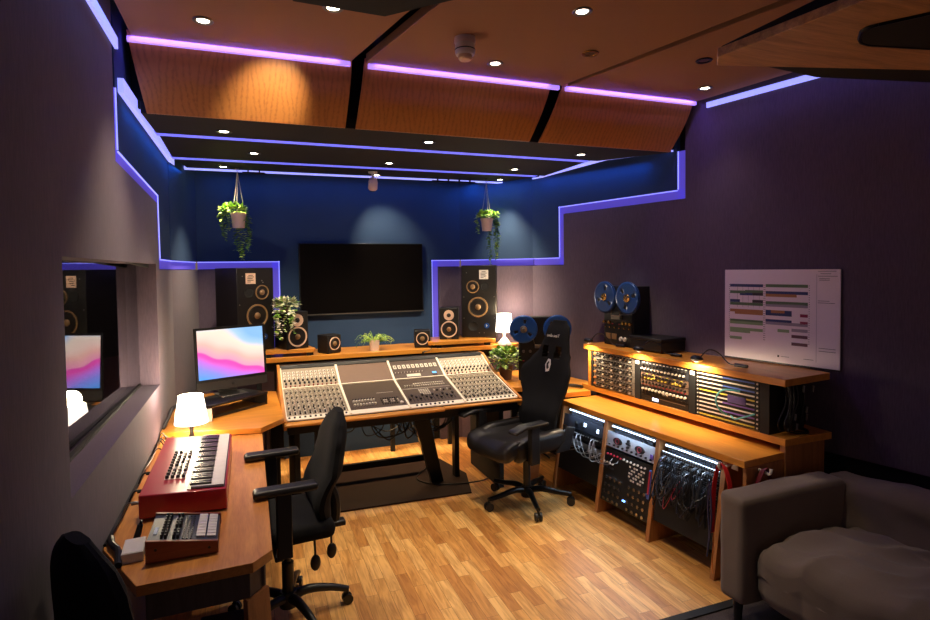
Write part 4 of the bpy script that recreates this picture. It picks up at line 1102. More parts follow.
# recline hinge brackets and armrests
for s in (-1, 1):
    build('hinge', MB().ext([(s*.262, .04, .44), (s*.262, .18, .44), (s*.262, .24, .60), (s*.262, .15, .62), (s*.262, .12, .52)], (s*.016, 0, 0)), M['blk'], gc, bevel=.004)
    build('arm_post', MB().box(s*.30-.022, s*.30+.022, -.24, -.16, .42, .685).box(min(0, s*.30), max(0, s*.30), -.22, -.18, .424, .440), M['blk'], gc, bevel=.006)
    build('armrest', MB().soft(s*.30-.045, s*.30+.045, -.40, -.09, .685, .712, .013, 8, lambda p, n: Vector((p.x, p.y, p.z-.25*max(0, -p.y-.30)))), M['blk'], gc, ang=60)
build('lever', MB().tube([(.08, 0, .43), (.20, .0, .425), (.25, .0, .41)], .006, 6, 3), M['blk'], gc)

def office_chair(loc, rz, label, seat_z=.47, rot=36, arms=True, topz=1.0, width=.235, r=.31):
    t = thing('office_chair', loc, rz, label, 'chair')
    star_base(t, r, rot, .13, M['blk'], .027)
    build('gas_column', MB().cyl((0, 0, .12), (0, 0, .30), .030, n=18).cyl((0, 0, .28), (0, 0, seat_z-.06), .018, n=14), M['blk'], t)
    build('mechanism', MB().box(-.10, .10, -.10, .20, seat_z-.085, seat_z-.046).box(-.03, .03, .12, .30, seat_z-.08, seat_z-.05), M['blk'], t, bevel=.008)
    build('seat', MB().soft(-.235, .235, -.26, .21, seat_z-.045, seat_z+.045, .042, 8, lambda p, n: Vector((p.x, p.y, p.z + .003*noise.noise(p*7) - .2*max(0, -p.y-.18)))), M['cloth_black'], t, ang=60)
    z0 = seat_z-.02; H_ = topz-z0
    w_ = interp([(z0, width*.72), (z0+H_*.25, width*.97), (z0+H_*.5, width), (z0+H_*.75, width*.86), (z0+H_*.92, width*.6), (topz, width*.28)] if arms else [(z0, width*.9), (z0+H_*.4, width), (z0+H_*.7, width*.98), (z0+H_*.83, width*.90), (z0+H_*.91, width*.76), (z0+H_*.965, width*.56), (topz, width*.26)])
    yb = lambda x, z: .20 - .045*math.sin(min(1, (z-z0)/(H_*.5))*PI) + (.08 if arms else .03)*((z-z0)/H_)**1.5 - .5*x*x
    o = build('backrest', shell(w_, z0, topz, lambda x, z: .095, yb, None, 16, 24), M['cloth_black'], t, ang=70)
    o.modifiers.new('sub', 'SUBSURF').render_levels = 1
    build('back_bracket', MB().tube([(0, .20, seat_z-.065), (0, .245, seat_z-.05), (0, .25, seat_z+.06), (0, .225, seat_z+.14)], .026, 8, 5), M['blk'], t)
    if arms:
        for s in (-1, 1):
            build('arm_post', MB().box(s*.285-.018, s*.285+.018, -.08, -.01, seat_z-.06, seat_z+.246).box(min(s*.1, s*.285), max(s*.1, s*.285), -.09, -.05, seat_z-.075, seat_z-.05), M['blk'], t, bevel=.006)
            build('armrest', MB().soft(s*.285-.04, s*.285+.04, -.18, .11, seat_z+.246, seat_z+.282, .016, 8, lambda p, n: Vector((p.x, p.y, p.z - 6*max(0, -p.y-.15)**2))), M['blk'], t, ang=60)
    if arms:
        for a, b in (((.11, .12), .33), ((.02, .22), .36)):
            build('lever', MB().tube([(a[0], a[1], seat_z-.07), (a[0]+.01, a[1], seat_z-.14), (a[0]+.012, a[1], seat_z-.17)], .006, 6, 3).ell((a[0]+.014, a[1], seat_z-.195), (.014, .026, .042), 12, 8), M['blk'], t)
    return t
office_chair((.155, 3.03, 0), R(-86), 'black cloth office chair with armrests at the left desk', .52, 19, True, 1.06)
office_chair((-.235, 1.84, 0), R(122), 'black office chair against the left wall at the near end of the desk', .50, 10, False, 1.115, .215, .27)

# ------------------------------------------------------------ racks (local frame: x into the wall, y away from camera)
RZ = R(5.4); RO = (2.452, 2.27, 0)
rk = thing('rack_cabinet', RO, RZ, 'long low oak rack cabinet with three open sloping bays', 'cabinet')
build('worktop', MB().box(-.015, .44, -.0, 1.63, .717, .755), M['desky'], rk, bevel=.002)
for u in (.225, .735, 1.25, 1.785):
    build('upright', MB().ext([(.005, u-.016, 0), (.115, u-.016, .7165), (.46, u-.016, .7165), (.46, u-.016, 0)], (0, .032, 0)) if u < 1.7 else
          MB().ext([(.005, u-.016, 0), (.115, u-.016, .70), (.46, u-.016, .70), (.46, u-.016, 0)], (0, .032, 0)), M['leg'], rk, bevel=.002)
build('end_panel', MB().box(.0, .30, .0, .022, .40, .7165), M['leg'], rk, bevel=.002)
build('back_panel', MB().box(.462, .47, .02, 1.79, 0, .75), M['blk2'], rk)
# upper hutch
ht = thing('rack_hutch', RO, RZ, 'upper oak rack shelf unit holding three rack bays along the right wall', 'cabinet')
build('lower_board', MB().prism([(.30, -.012), (.665, -.045), (.725, .4), (.80, 1.78), (.30, 1.78)], .79, .83), M['desky'], ht, bevel=.002)
build('upper_board', MB().prism([(.285, -.02), (.70, -.01), (.78, .5), (.79, 1.05), (.79, 1.74), (.285, 1.74)], 1.125, 1.165), M['desky'], ht, bevel=.002)
build('end_panel', MB().box(.305, .655, -.010, .022, 0, .7895), M['leg'], ht, bevel=.002)
build('side_panel', MB().box(.30, .66, 1.665, 1.70, .8305, 1.1245), M['desky'], ht, bevel=.002)
build('recess_board', MB().box(.48, .50, .03, 1.76, .7555, .7895), M['blk2'], ht)
for u0, u1 in ((.085, .145), (.605, .66), (1.105, 1.16), (1.63, 1.66)):
    build('bay_divider', MB().box(.30, .60, u0, u1, .8305, 1.1245), M['blk2'], ht)
build('back_panel', MB().box(.60, .61, .085, 1.66, .8305, 1.1245), M['blk2'], ht)
for u in (.632, 1.132):
    build('sticker', MB().box(.2985, .2998, u-.018, u+.018, 1.085, 1.112), M['white'], ht)

def face(v0, z0, th=0.0):
    s, c = math.sin(th), math.cos(th)
    return Matrix(((0, s, -c, v0), (-1, 0, 0, 0), (0, c, s, z0), (0, 0, 0, 1)))
class FB(MB):
    """face builder: u runs along the rack, q up the face, n out of it"""
    def fb(s, u0, u1, q0, q1, n0, n1): return s.box(-max(u0, u1), -min(u0, u1), q0, q1, n0, n1)
    def kn(s, u, q, r, h, n0=.002): return s.lathe([(r, 0), (r*.85, h), (0, h)], (-u, q, n0), (0, 0, 1), 8)
def unit(M_, u0, u1, q0, q1, dep, mat, label, name='rack_unit', cat='rack unit', group=None):
    t = thing(name, RO, RZ, label, cat, group)
    build('face_panel', FB(M_).fb(u0, u1, q0+.001, q1-.001, -.002, .002), mat, t)
    build('chassis', FB(M_).fb(u0+.03, u1-.03, q0+.002, q1-.002, -dep, -.003), M['blk2'], t)
    return t
UF = face(.305, .8305)
random.seed(31)
# bay A: six preamp rows
for r in range(6):
    q0 = .008 + r*.047
    t = unit(UF, 1.165, 1.625, q0, q0+.046, .22, M['preamp'], ('six-high stack of pale preamps, %s' % ['bottom row', 'second row from the bottom', 'third row from the bottom', 'third row from the top', 'second row from the top', 'top row'][r]) + ', in the far upper bay', group='pale preamps in the far upper bay')
    k = FB(UF); w = FB(UF); o = FB(UF)
    for i in range(12):
        u = 1.20 + i*.034
        k.kn(u, q0+.030, .0085, .012); (k if i % 3 else w).kn(u+.012, q0+.013, .007, .010); k.fb(u-.008, u-.002, q0+.008, q0+.016, .002, .004); w.fb(u-.002, u+.004, q0+.036, q0+.041, .002, .004)
    o.kn(1.612, q0+.023, .010, .012)
    build_each('knob', k, M['knob'], t); build_each('knob_cap', w, M['knobw'], t); build('side_knob', o, M['tint'] if 'tint' in M else M['ora'], t)
# bay B: mixed outboard
rowB = [('blk', 'display row', .0, .045), ('blk', 'cream knob row', .047, .105), ('brown', 'grey row', .107, .150), ('brown', 'yellow knob row', .152, .20), ('slate', 'blue grey row', .202, .285)]
rowlab = ['black unit with a small lit display at the bottom of the middle upper bay', 'black unit with cream knobs in the middle upper bay', 'grey unit with small red marks in the middle upper bay', 'brown unit with yellow knobs in the middle upper bay', 'blue grey top unit of the middle upper bay']
for (mt, nm, a, b), lab in zip(rowB, rowlab):
    t = unit(UF, .665, 1.10, a+.004, b+.004, .2, M[mt], lab)
    k = FB(UF); w = FB(UF); c = FB(UF)
    for i in range(13):
        u = .69 + i*.032
        if nm == 'display row':
            k.fb(u, u+.012, a+.016, a+.022, .002, .004)
        elif nm == 'cream knob row':
            w.kn(u, a+.042, .009, .014); k.kn(u, a+.02, .006, .01)
            if i in (5, 6): w.fb(u-.008, u+.008, a+.02, a+.035, .002, .004)
        elif nm == 'grey row':
            k.kn(u, a+.028, .008, .012); c.fb(u-.004, u+.004, a+.008, a+.015, .002, .005)
        elif nm == 'yellow knob row':
            k.kn(u, a+.032, .010, .012); (w if i % 4 else k).kn(u+.01, a+.014, .007, .010)
            if i % 2: w.fb(u-.01, u+.006, a+.04, a+.046, .002, .003)
        else:
            k.kn(u, a+.055, .011, .014); w.kn(u+.012, a+.03, .008, .012); k.kn(u-.004, a+.016, .006, .01); w.fb(u-.012, u+.004, a+.07, a+.077, .002, .003)
    wm = {'display row': 'steel', 'cream knob row': 'knobw', 'grey row': 'redd', 'yellow knob row': 'yel', 'blue grey row': 'knobw'}[nm]
    build_each('knob', k, M['knob'], t)
    if w.v: build_each('knob_cap', w, M[wm], t)
    if c.v: build_each('lamp', c, M['redd'], t)
    if nm == 'display row':
        build('display', FB(UF).fb(.93, .985, a+.014, a+.034, .002, .004), emit('lit_display', 'c8d4ff', 2.2), t)
        build('strip', FB(UF).fb(.69, .92, a+.034, a+.040, .002, .003), M['steel'], t)
    if nm == 'yellow knob row': build('meter', FB(UF).fb(.955, .985, a+.018, a+.034, .002, .004).fb(.755, .78, a+.012, a+.028, .002, .004), emit('warm_meter', 'f4c860', 1.0), t)
# bay C: eleven patch rows
colC = ['yel', 'knobw', 'pur', 'yel', 'pur', 'yel', 'yel', 'yel', 'blu', 'knobw', 'blu']
nm_ = ['bottom', 'second from the bottom', 'third from the bottom', 'fourth from the bottom', 'fifth from the bottom', 'middle', 'fifth from the top', 'fourth from the top', 'third from the top', 'second from the top', 'top']
for r in range(11):
    q0 = .006 + r*.0258
    t = unit(UF, .15, .60, q0, q0+.0252, .15, M['blk'], '%s striped patch row, %s of eleven in the near upper bay' % ({'yel': 'yellow', 'knobw': 'cream', 'pur': 'purple', 'blu': 'blue'}[colC[r]], nm_[r]), 'patch_bay', 'patch bay', 'patch panels in the near upper bay')
    if colC[r] in ('pur', 'blu'):
        m = FB(UF).mat(0).fb(.18, .40, q0+.009, q0+.017, .002, .0035).mat(1).fb(.40, .575, q0+.009, q0+.017, .002, .0035)
        mats = [M[colC[r]], M['knobw']]
    else:
        m = FB(UF).mat(0).fb(.18, .575, q0+.009, q0+.017, .002, .0035); mats = [M['knobw'] if r % 2 else M['yel']]
    for i in range(24):
        m.mat(len(mats)).fb(.185+i*.0163, .191+i*.0163, q0+.002, q0+.007, .002, .0028)
    build('label_strip', m, mats+[M['knob']], t)
    build_each('bolt', FB(UF).kn(.588, q0+.0125, .005, .004).kn(.162, q0+.0125, .006, .004), M['knobw'], t)
ub = thing('patch_cable', RO, RZ, 'pale cyan patch cable bending across the near upper patch panels', 'cable')
build('cord', FB(UF).tube([(-.27, .215, .012), (-.36+.0, .21, .05), (-.40, .15, .06), (-.385, .09, .05), (-.36, .055, .014)], .006, 8, 6), M['cyn'], ub)
ub = thing('patch_cable', RO, RZ, 'dark cyan patch cable running low across the near upper patch panels', 'cable')
build('cord', FB(UF).tube([(-.33, .055, .013), (-.28, .05, .04), (-.22, .075, .04), (-.17, .10, .013)], .005, 8, 6), M['cyn'], ub)
tag(build('patch_cover', FB(Matrix.Translation(RO) @ Matrix.Rotation(RZ, 4, 'Z') @ UF).fb(.235, .36, .135, .178, .004, .008), plain('purple_slab', '4e3c70', .5)), 'purple slab over the middle of the near upper patch panels', 'cover')

# lower bays: sloped faces
LF = face(.022, .02, math.atan(.11/.7))
def light_bar(u0, u1, q, label):
    t = thing('rack_light', RO, RZ, label, 'rack light', 'cool white rack lights')
    build('housing', FB(LF).fb(u0-.02, u1+.02, q-.014, q+.018, -.02, .002), M['blk'], t)
    build('tube', FB(LF).fb(u0, u1, q-.002, q+.005, .002, .008), M['cool'], t)
    g = FB(LF)
    for i in range(26): g.fb(u0+i*(u1-u0)/26, u0+(i+.55)*(u1-u0)/26, q-.036, q-.018, -.001, .001)
    build('grille', g, M['slate'], t)
    build_each('end_lamp', FB(LF).kn(u0-.012, q+.001, .007, .006).kn(u1+.012, q+.001, .007, .006), M['cool'], t)
    return t
light_bar(1.30, 1.68, .635, 'cool white light bar in the far lower rack bay')
light_bar(.79, 1.17, .625, 'cool white light bar in the middle lower rack bay above the silver unit')
light_bar(.28, .66, .625, 'cool white light bar in the near lower rack bay above the patch cables')
t = unit(LF, 1.275, 1.765, .50, .595, .25, M['slate'], 'dark blue unit with a pale knob in the far lower rack bay')
build('knob', FB(LF).kn(1.52, .555, .020, .014).kn(1.60, .55, .016, .012), M['knob'], t)
build('indicator', FB(LF).fb(1.48, 1.505, .545, .57, .002, .006).fb(1.33, 1.35, .53, .56, .002, .004), M['cool'], t)
t = unit(LF, 1.275, 1.765, .44, .495, .15, M['blk'], 'black jack field with white leads in the far lower rack bay', 'patch_bay', 'patch bay')
g = FB(LF)
for i in range(16): g.kn(1.30+i*.028, .475, .006, .004)
build_each('jack', g, M['steel'], t)
random.seed(40)
w = FB(LF)
for i in range(16):
    a = 1.72-.40*random.random(); b = a - .04 - .22*random.random(); d_ = .36+.06*random.random()
    w.tube([(-a, .475, .004), (-a, .465, .04), (-(a+b)/2, d_-.02, .05+.03*random.random()), (-b, d_+.01, .03), (-b, .40, .006)], .0028, 5, 6)
t = thing('lead_tangle', RO, RZ, 'tangle of white leads hanging in the far lower rack bay', 'cable'); build('leads', w, M['steel'], t)['kind'] = 'stuff'
t = unit(LF, 1.275, 1.765, .38, .42, .15, M['steel'], 'thin grey strip below the white leads in the far lower rack bay')
t = unit(LF, 1.275, 1.765, .15, .375, .05, M['blk'], 'blank black panel at the bottom of the far lower rack bay', 'blanking_slab', 'panel')
# bay B
t = unit(LF, .757, 1.232, .475, .585, .3, M['silver'], 'silver unit with two dark oval windows in the middle lower rack bay')
for u in (1.12, .90):
    c = FB(LF).lathe([(.03, 0), (.03, .003), (0, .003)], (0, 0, 0), (0, 0, 1), 24)
    c = FB(LF @ Matrix.Translation((-u, .53, .002)) @ Matrix.Diagonal((1.5, .8, 1, 1))).lathe([(.032, 0), (.030, .004), (0, .004)], (0, 0, 0), (0, 0, 1), 24)
    q = build('window', c, M['knob'], t)
    build('logo_ring', FB(LF @ Matrix.Translation((-u, .53, .0065))).ring((0, 0, 0), (0, 0, 1), .018, .002, 20, 6), M['redd'], q)
k = FB(LF); w = FB(LF)
for i in range(10): k.kn(.79+i*.045, .495, .008, .010)
for u, q in ((1.01, .56), (1.01, .515), (1.00, .54), (1.02, .54)): k.kn(u, q, .011, .012)
w.fb(.77, .80, .50, .53, .002, .005)
build_each('knob', k, M['knob'], t); build('switch', w, M['pur'], t)
t = unit(LF, .757, 1.232, .085, .46, .15, M['blk'], 'tall black panel with rows of chrome knobs in the middle lower rack bay')
k = FB(LF); w = FB(LF); r_ = FB(LF); b_ = FB(LF); s_ = FB(LF)
for i in range(9):
    for j in range(4):
        u = .80 + i*.048; q = .11 + j*.05
        if j == 3 and i < 0: continue
        if (i == 4): continue
        k.kn(u, q + (.0 if i > 4 else .0), .0135, .016)
for i in range(12):
    (r_ if i > 6 else w).kn(.83+i*.034, .425-.004*(i % 2), .008, .010)
    for j in range(5):
        if i < 7: (w if (i+j) % 3 else s_).fb(.83+i*.022, .844+i*.022, .30+j*.022, .312+j*.022, .002, .006)
    if i > 7: w.kn(.90+i*.03, .36, .008, .009); s_.fb(.90+i*.03-.01, .90+i*.03+.01, .32, .335, .002, .004)
b_.kn(.985, .15, .007, .006); b_.kn(1.0, .15, .007, .006)
build_each('knob', k, M['chrome'], t); build_each('button', w, M['knobw'], t); build_each('knob_cap', r_, M['redd'], t)
build_each('lamp', b_, emit('blue_lamp', '6fa8ff', 3), t); build_each('slot', s_, M['slate'], t)
build('marker_strip', FB(LF).fb(.764, .788, .24, .43, .002, .008), M['blu'], t)
build('marker_tape', FB(LF).fb(.770, .784, .27, .42, .008, .012), M['redd'], t)
# bay C
for j, q0 in enumerate((.545, .50, .455, .41, .365)):
    t = unit(LF, .247, .713, q0-.0, q0+.04, .15, M['blk'], 'black jack field, %s of five in the near lower rack bay' % ('top', 'second', 'middle', 'fourth', 'lowest')[j], 'patch_bay', 'patch bay', 'jack fields in the near lower rack bay')
    g = FB(LF)
    for i in range(24): g.kn(.265+i*.0185, q0+.012, .0048, .004); g.kn(.265+i*.0185, q0+.028, .0048, .004)
    build_each('jack', g, M['steel'], t)
    build('label_strip', FB(LF).fb(.26, .70, q0+.036, q0+.039, .002, .003), M['cool'] if j == 0 else (M['steel']), t)
random.seed(50)
for name, mt, n, rr, lab in (('lead_tangle', 'blk', 46, .0036, 'dense tangle of black patch leads in the near lower rack bay'), ('lead_tangle', 'slate', 26, .003, 'blue grey patch leads among the black ones in the near lower rack bay'), ('lead_tangle', 'redd', 2, .002, 'few red patch leads low in the near lower rack bay'), ('lead_tangle', 'steel', 8, .0025, 'few white patch leads in the near lower rack bay')):
    w = FB(LF)
    for i in range(n):
        a = .27+.42*random.random(); b = a + random.uniform(-.16, .16); b = min(.70, max(.26, b)); qa = .557-.045*random.choice((0, 1, 2)); qb = .377+.045*random.choice((0, 1, 2)); o_ = .03+.05*random.random()
        w.tube([(-a, qa, .004), (-a, qa-.006, .03), (-a, qa-.04, o_), (-(a+b)/2, min(qa, qb)-.06-.08*random.random(), o_+.02), (-b, qb-.02, .035), (-b, qb, .004)], rr, 5, 5)
    t = thing(name, RO, RZ, lab, 'cable', None); build('leads', w, M[mt], t)['kind'] = 'stuff'
t = unit(LF, .247, .713, .13, .355, .05, M['blk2'], 'blank dark panel at the bottom of the near lower rack bay', 'blanking_slab', 'panel')

# cables on hooks at the near end of the rack
hk = thing('cable_hook', RO, RZ, 'white hook inside the slot at the near end of the rack cabinet', 'hook', 'white cable hooks')
build('peg', MB().cyl((-.05, .12, .685), (.06, .12, .70), .008, n=10).tube([(-.05, .12, .685), (-.065, .12, .70), (-.065, .12, .72)], .008, 8, 3), M['white'], hk)
build('plate', MB().box(.06, .066, .10, .14, .66, .715), M['white'], hk)
hk = thing('cable_hook', RO, RZ, 'white hook on the end panel of the rack cabinet above the sofa', 'hook', 'white cable hooks')
build('peg', MB().cyl((.10, -.06, .685), (.10, -.0005, .695), .008, n=10).tube([(.10, -.06, .685), (.10, -.07, .70), (.10, -.07, .715)], .008, 8, 3), M['white'], hk)
t = thing('hanging_cable', RO, RZ, 'bright red cable coil hanging from the hook beside the sofa arm', 'cable')
m = MB()
for i in range(5):
    o = i*.006
    m.tube([(-.02-o, .19, .30), (-.025-o, .175, .55), (-.03-o, .15, .665), (-.03-o, .12, .703+.004*i), (-.03-o, .085, .665), (-.025-o, .065, .55), (-.02-o, .07, .36)], .0042, 6, 6)
build('loop', m, M['redcable'], t)
build('tail', MB().tube([(-.02, .19, .30), (-.03, .185, .22), (-.02, .20, .12), (-.025, .19, .06)], .004, 6, 5), M['ora'], t)
t = thing('hanging_cable', RO, RZ, 'dark blue cable hanging down beside the red coil', 'cable')
build('loop', MB().tube([(-.055, .19, .60), (-.055, .20, .45), (-.05, .195, .30), (-.055, .205, .16)], .005, 6, 6).tube([(-.06, .18, .58), (-.062, .17, .40), (-.06, .185, .26)], .005, 6, 6), plain('blue_cable', '1f2c5a', .5), t)
t = thing('hanging_cable', RO, RZ, 'dark red cable coil hanging on the rack end panel behind the sofa', 'cable')
m = MB()
for i in range(4):
    o = i*.006
    m.tube([(.03, -.02-o, .45), (.045, -.02-o, .62), (.075, -.025-o, .69), (.10, -.03-o, .705+.003*i), (.13, -.025-o, .685), (.155, -.02-o, .60), (.165, -.02-o, .45)], .0042, 6, 6)
build('loop', m, plain('dark_red_cable', '6e1420', .45), t)
# black cables under the upper board near end
t = thing('hanging_cable', RO, RZ, 'bundle of black cables hanging under the near end of the upper rack shelf', 'cable')
m = MB(); random.seed(60)
for i in range(9):
    v = .36+.2*random.random(); u = .02+.04*random.random(); w_ = .02+.05*random.random()
    m.tube([(v, u, 1.12), (v-.01, u-.02, 1.02), (v-w_, u-.01, .90), (v, u, .845+.01*random.random()), (v+w_, u, .90), (v+w_*.6, u, 1.03), (v+.01, u+.01, 1.12)], .0045, 6, 5)
build('loops', m, M['blk'], t)
m = MB()
for (v, u, z) in ((.37, .0, .93), (.40, .01, .87), (.47, .0, .96), (.50, .02, .91), (.44, -.0, 1.08), (.54, .01, 1.07)): m.cyl((v, u-.02, z), (v+.004, u-.022, z+.035), .006, n=8)
build_each('plug', m, M['steel'], t)
tag(build('cable_coil', MB(Matrix.Translation(RO) @ Matrix.Rotation(RZ, 4, 'Z')).ring((.50, .05, .8345), (0, 0, 1), .055, .004, 24, 6).ring((.505, .052, .842), (0, 0, 1), .05, .004, 24, 6), M['blk']), 'small black cable coil lying on the lower board of the rack hutch', 'cable')

# gooseneck lamps on the upper board
def gooseneck(u, v, label):
    t = thing('gooseneck_lamp', RO, RZ, label, 'lamp', 'black gooseneck lamps on the rack shelf')
    build('head', MB(Matrix.Translation((v, u, 1.205)) @ Matrix.Rotation(R(8), 4, 'Y')).ell((0, 0, 0), (.036, .042, .021), 16, 10), M['blk'], t)
    build('neck', MB().tube([(v+.02, u-.01, 1.212), (v+.06, u-.04, 1.262), (v+.10, u-.08, 1.245), (v+.13, u-.13, 1.185), (v+.14, u-.17, 1.178)], .0042, 8, 6), M['blk'], t)
    build('plug', MB().cyl((v+.14, u-.17, 1.178), (v+.15, u-.25, 1.178), .011, n=12), M['blk'], t)
    build('lens', MB().lathe([(0, 0), (.012, 0), (.012, -.002), (0, -.002)], (v+.004, u, 1.186), n=16), M['shade'], t)
    p = Matrix.Translation(RO) @ Matrix.Rotation(RZ, 4, 'Z') @ Vector((v-.04, u, 1.19))
    q = Matrix.Rotation(RZ, 4, 'Z') @ (Vector((.10, 0, -1)) if u > .8 else Vector((.75, -.1, -1)))
    l = bpy.data.lights.new('gooseneck_light', 'SPOT'); l.energy = 13; l.color = (1, .78, .50); l.spot_size = R(150); l.spot_blend = .7; l.shadow_soft_size = .03
    o = bpy.data.objects.new('gooseneck_light', l); col.objects.link(o); o.location = p; o.rotation_euler = q.to_track_quat('-Z', 'Y').to_euler()
gooseneck(1.63, .25, 'black gooseneck lamp at the far end of the upper rack shelf')
gooseneck(1.07, .255, 'black gooseneck lamp in front of the dark case')
gooseneck(.56, .26, 'black gooseneck lamp nearest the poster')

# ------------------------------------------------------------ tape machines
def reel(parent, c, r, mat, rot, hubm):
    MM = Matrix.Translation(c) @ Matrix.Rotation(R(90), 4, 'X') @ Matrix.Rotation(R(rot), 4, 'Z')
    m = MB(MM); n = 36
    # flange with three openings
    def inhole(a, q): 
        k = (a % 120); return .42 < q < .74 and abs(k-60) < 15
    rr = [.0, .16, .30, .42, .58, .74, .88, 1.0]
    for side in (0, .018):
        vs = []; fs = []
        for q in rr:
            for i in range(n): vs.append((r*max(q, .01)*math.cos(2*PI*i/n), r*max(q, .01)*math.sin(2*PI*i/n), side))
        for k in range(len(rr)-1):
            for i in range(n):
                if inhole((i+.5)*360/n, (rr[k]+rr[k+1])/2): continue
                j = (i+1) % n; f = (k*n+i, (k+1)*n+i, (k+1)*n+j, k*n+j); fs.append(f if side else f[::-1])
        m.add(vs, fs)
    m.lathe([(r, 0), (r*1.005, .001), (r*1.005, .003), (r, .004)], n=n)
    rl = build('reel', m, M[mat], parent)
    rl.modifiers.new('s', 'SOLIDIFY').thickness = .0015
    build('tape_pack', MB(MM).lathe([(0, .003), (r*.70, .003), (r*.70, .015), (0, .015)], n=32), M['knob'], rl)
    build('reel_hub', MB(MM).lathe([(0, .019), (r*.26, .019), (r*.24, .026), (r*.12, .030), (r*.10, .042), (0, .042)], n=24), M[hubm], rl)
    return rl
def deck(loc, rz, r, sp, zr, W, H, D, hubm, label, mats=('bluereel', 'bluereel')):
    t = thing('tape_machine', loc, rz, label, 'tape machine')
    build('cabinet', MB().box(-W, W, 0, D, 0, H), M['blk2'], t, bevel=.004)
    build('faceplate', MB().box(-W+.01, W-.01, -.004, -.0005, .01, H-.01), M['blk'], t)
    for s, mt, rot in ((-1, mats[0], 20), (1, mats[1], 75)):
        reel(t, (s*sp, -.012, zr), r, mt, rot, hubm)
    m = MB()
    m.box(-.05, .05, -.03, -.005, zr-r-.045, zr-r-.015)
    build('head_cover', m, M['steel'], t)
    k = MB()
    for i, x in enumerate((-.15, -.09, .07, .11, .15)): k.lathe([(.012, 0), (.012, .018), (0, .018)], (x, -.004, zr-r-.075), (0, -1, 0), 14)
    for i in range(6): k.lathe([(.006, 0), (.006, .01), (0, .01)], (-.14+i*.055, -.004, .145), (0, -1, 0), 10)
    build_each('knob', k, M['gold'] if hubm == 'gold' else M['steel'], t)
    mt_ = MB()
    for x in (-.11, -.04): mt_.box(x-.028, x+.028, -.008, -.0042, .05, .095)
    build_each('meter', mt_, M['cap'], t)
    b = MB()
    for x in (.04, .085): b.lathe([(.017, 0), (.015, .012), (0, .012)], (x, -.004, .06), (0, -1, 0), 16)
    build_each('dial', b, M['white'], t)
    r_ = MB()
    for x in (-.15, -.06, .02, .14): r_.box(x-.008, x+.008, -.008, -.0042, .17, .178)
    build_each('indicator', r_, M['redd'], t)
    # tape path
    build('tape', MB().tube([(-sp-.0+r*.6, -.018, zr-r*.35), (-.05, -.03, zr-r-.02), (.05, -.03, zr-r-.02), (sp-r*.6, -.018, zr-r*.35)], .0015, 4), M['cap'], t)
    return t
deck((2.40, 4.45, .801), R(-24), .122, .148, .455, .19, .56, .14, 'steel', 'black tape machine with two blue reels standing behind the gaming chair', ('bluereel', 'bluereel'))
dk2 = Matrix.Translation(RO) @ Matrix.Rotation(RZ, 4, 'Z') @ Vector((.43, 1.485, 1.166))
deck(tuple(dk2), RZ + R(-90), .126, .132, .385, .168, .475, .30, 'gold', 'black tape machine with dark blue reels on top of the upper rack shelf', ('navy', 'navy'))
tag(build('equipment_box', MB().box(-.10, .10, 0, .14, 0, .11), M['blk2'], loc=(2.215, 4.20, .801), rz=R(-24), bevel=.004), 'low black box in front of the blue reel tape machine', 'box')
cs = thing('flat_case', RO, RZ, 'flat dark case lying on the upper rack shelf beside the tape machine', 'case')
build('body', MB().box(.40, .68, 1.00, 1.32, 1.174, 1.245), M['blk'], cs, bevel=.004)
build('lid', MB().box(.395, .685, .995, 1.325, 1.2455, 1.27), M['blk'], cs, bevel=.004)
f = MB()
for x in (.43, .65):
    for y in (1.02, 1.30): f.cyl((x, y, 1.166), (x, y, 1.174), .01, n=10)
build_each('foot', f, M['blk2'], cs)
# corner desk to the right of the console
rd = thing('corner_desk', (0, 0, 0), 0, 'oak corner desk between the console and the racks, under the green plant', 'desk')
build('tabletop', MB().prism([(2.035, 4.98), (2.035, 4.28), (2.22, 4.22), (2.33, 3.92), (2.56, 3.905), (2.565, 4.09), (2.785, 4.13), (2.61, 4.98)], .762, .80), M['desk'], rd, bevel=.002)
build('leg', MB().add([(2.20, 4.14, .7615), (2.30, 4.12, .7615), (2.305, 4.15, .7615), (2.205, 4.17, .7615), (2.17, 4.26, 0), (2.25, 4.24, 0), (2.255, 4.27, 0), (2.175, 4.29, 0)], [(0, 1, 2, 3), (7, 6, 5, 4), (0, 4, 5, 1), (1, 5, 6, 2), (2, 6, 7, 3), (3, 7, 4, 0)]), M['leg'], rd)
build('modesty_panel', MB().box(2.30, 2.60, 4.85, 4.87, 0, .7615), M['blk2'], rd)
tag(build('desk_cable', MB().tube([(2.36, 4.02, .82), (2.44, 4.06, .825), (2.50, 4.04, .82), (2.53, 3.98, .82)], .014, 8, 6), M['blk']), 'thick black cable loom on the desk between the gaming chair and the racks', 'cable')

# ------------------------------------------------------------ poster on the right wall
PA = Vector((rw(3.005)-.012, 3.005)); PB = Vector((rw(2.302)-.012, 2.302)); pt = (PB-PA).normalized(); pn = Vector((pt.y, -pt.x)); PW = (PB-PA).length; PH = .588
PM = Matrix(((pt.x, 0, pn.x, PA.x), (pt.y, 0, pn.y, PA.y), (0, 1, 0, 1.178), (0, 0, 0, 1)))
po = thing('poster', (0, 0, 0), 0, 'large white chart poster with coloured bars on the right wall', 'poster')
build('sheet', MB(PM).box(0, PW, 0, PH, -.004, .004), M['paper'], po)
build('lower_edge', MB(PM).box(0, PW, -.006, 0, -.004, .006), M['blk'], po)
bars = {k: MB(PM) for k in ('pb', 'pg', 'po', 'pk', 'pp', 'pgl', 'pm', 'pgr')}
def bar(k, t0, t1, v, h=.032): bars[k].box(PW*t0, PW*t1, PH*(1-v-h/2), PH*(1-v+h/2), .004, .005)
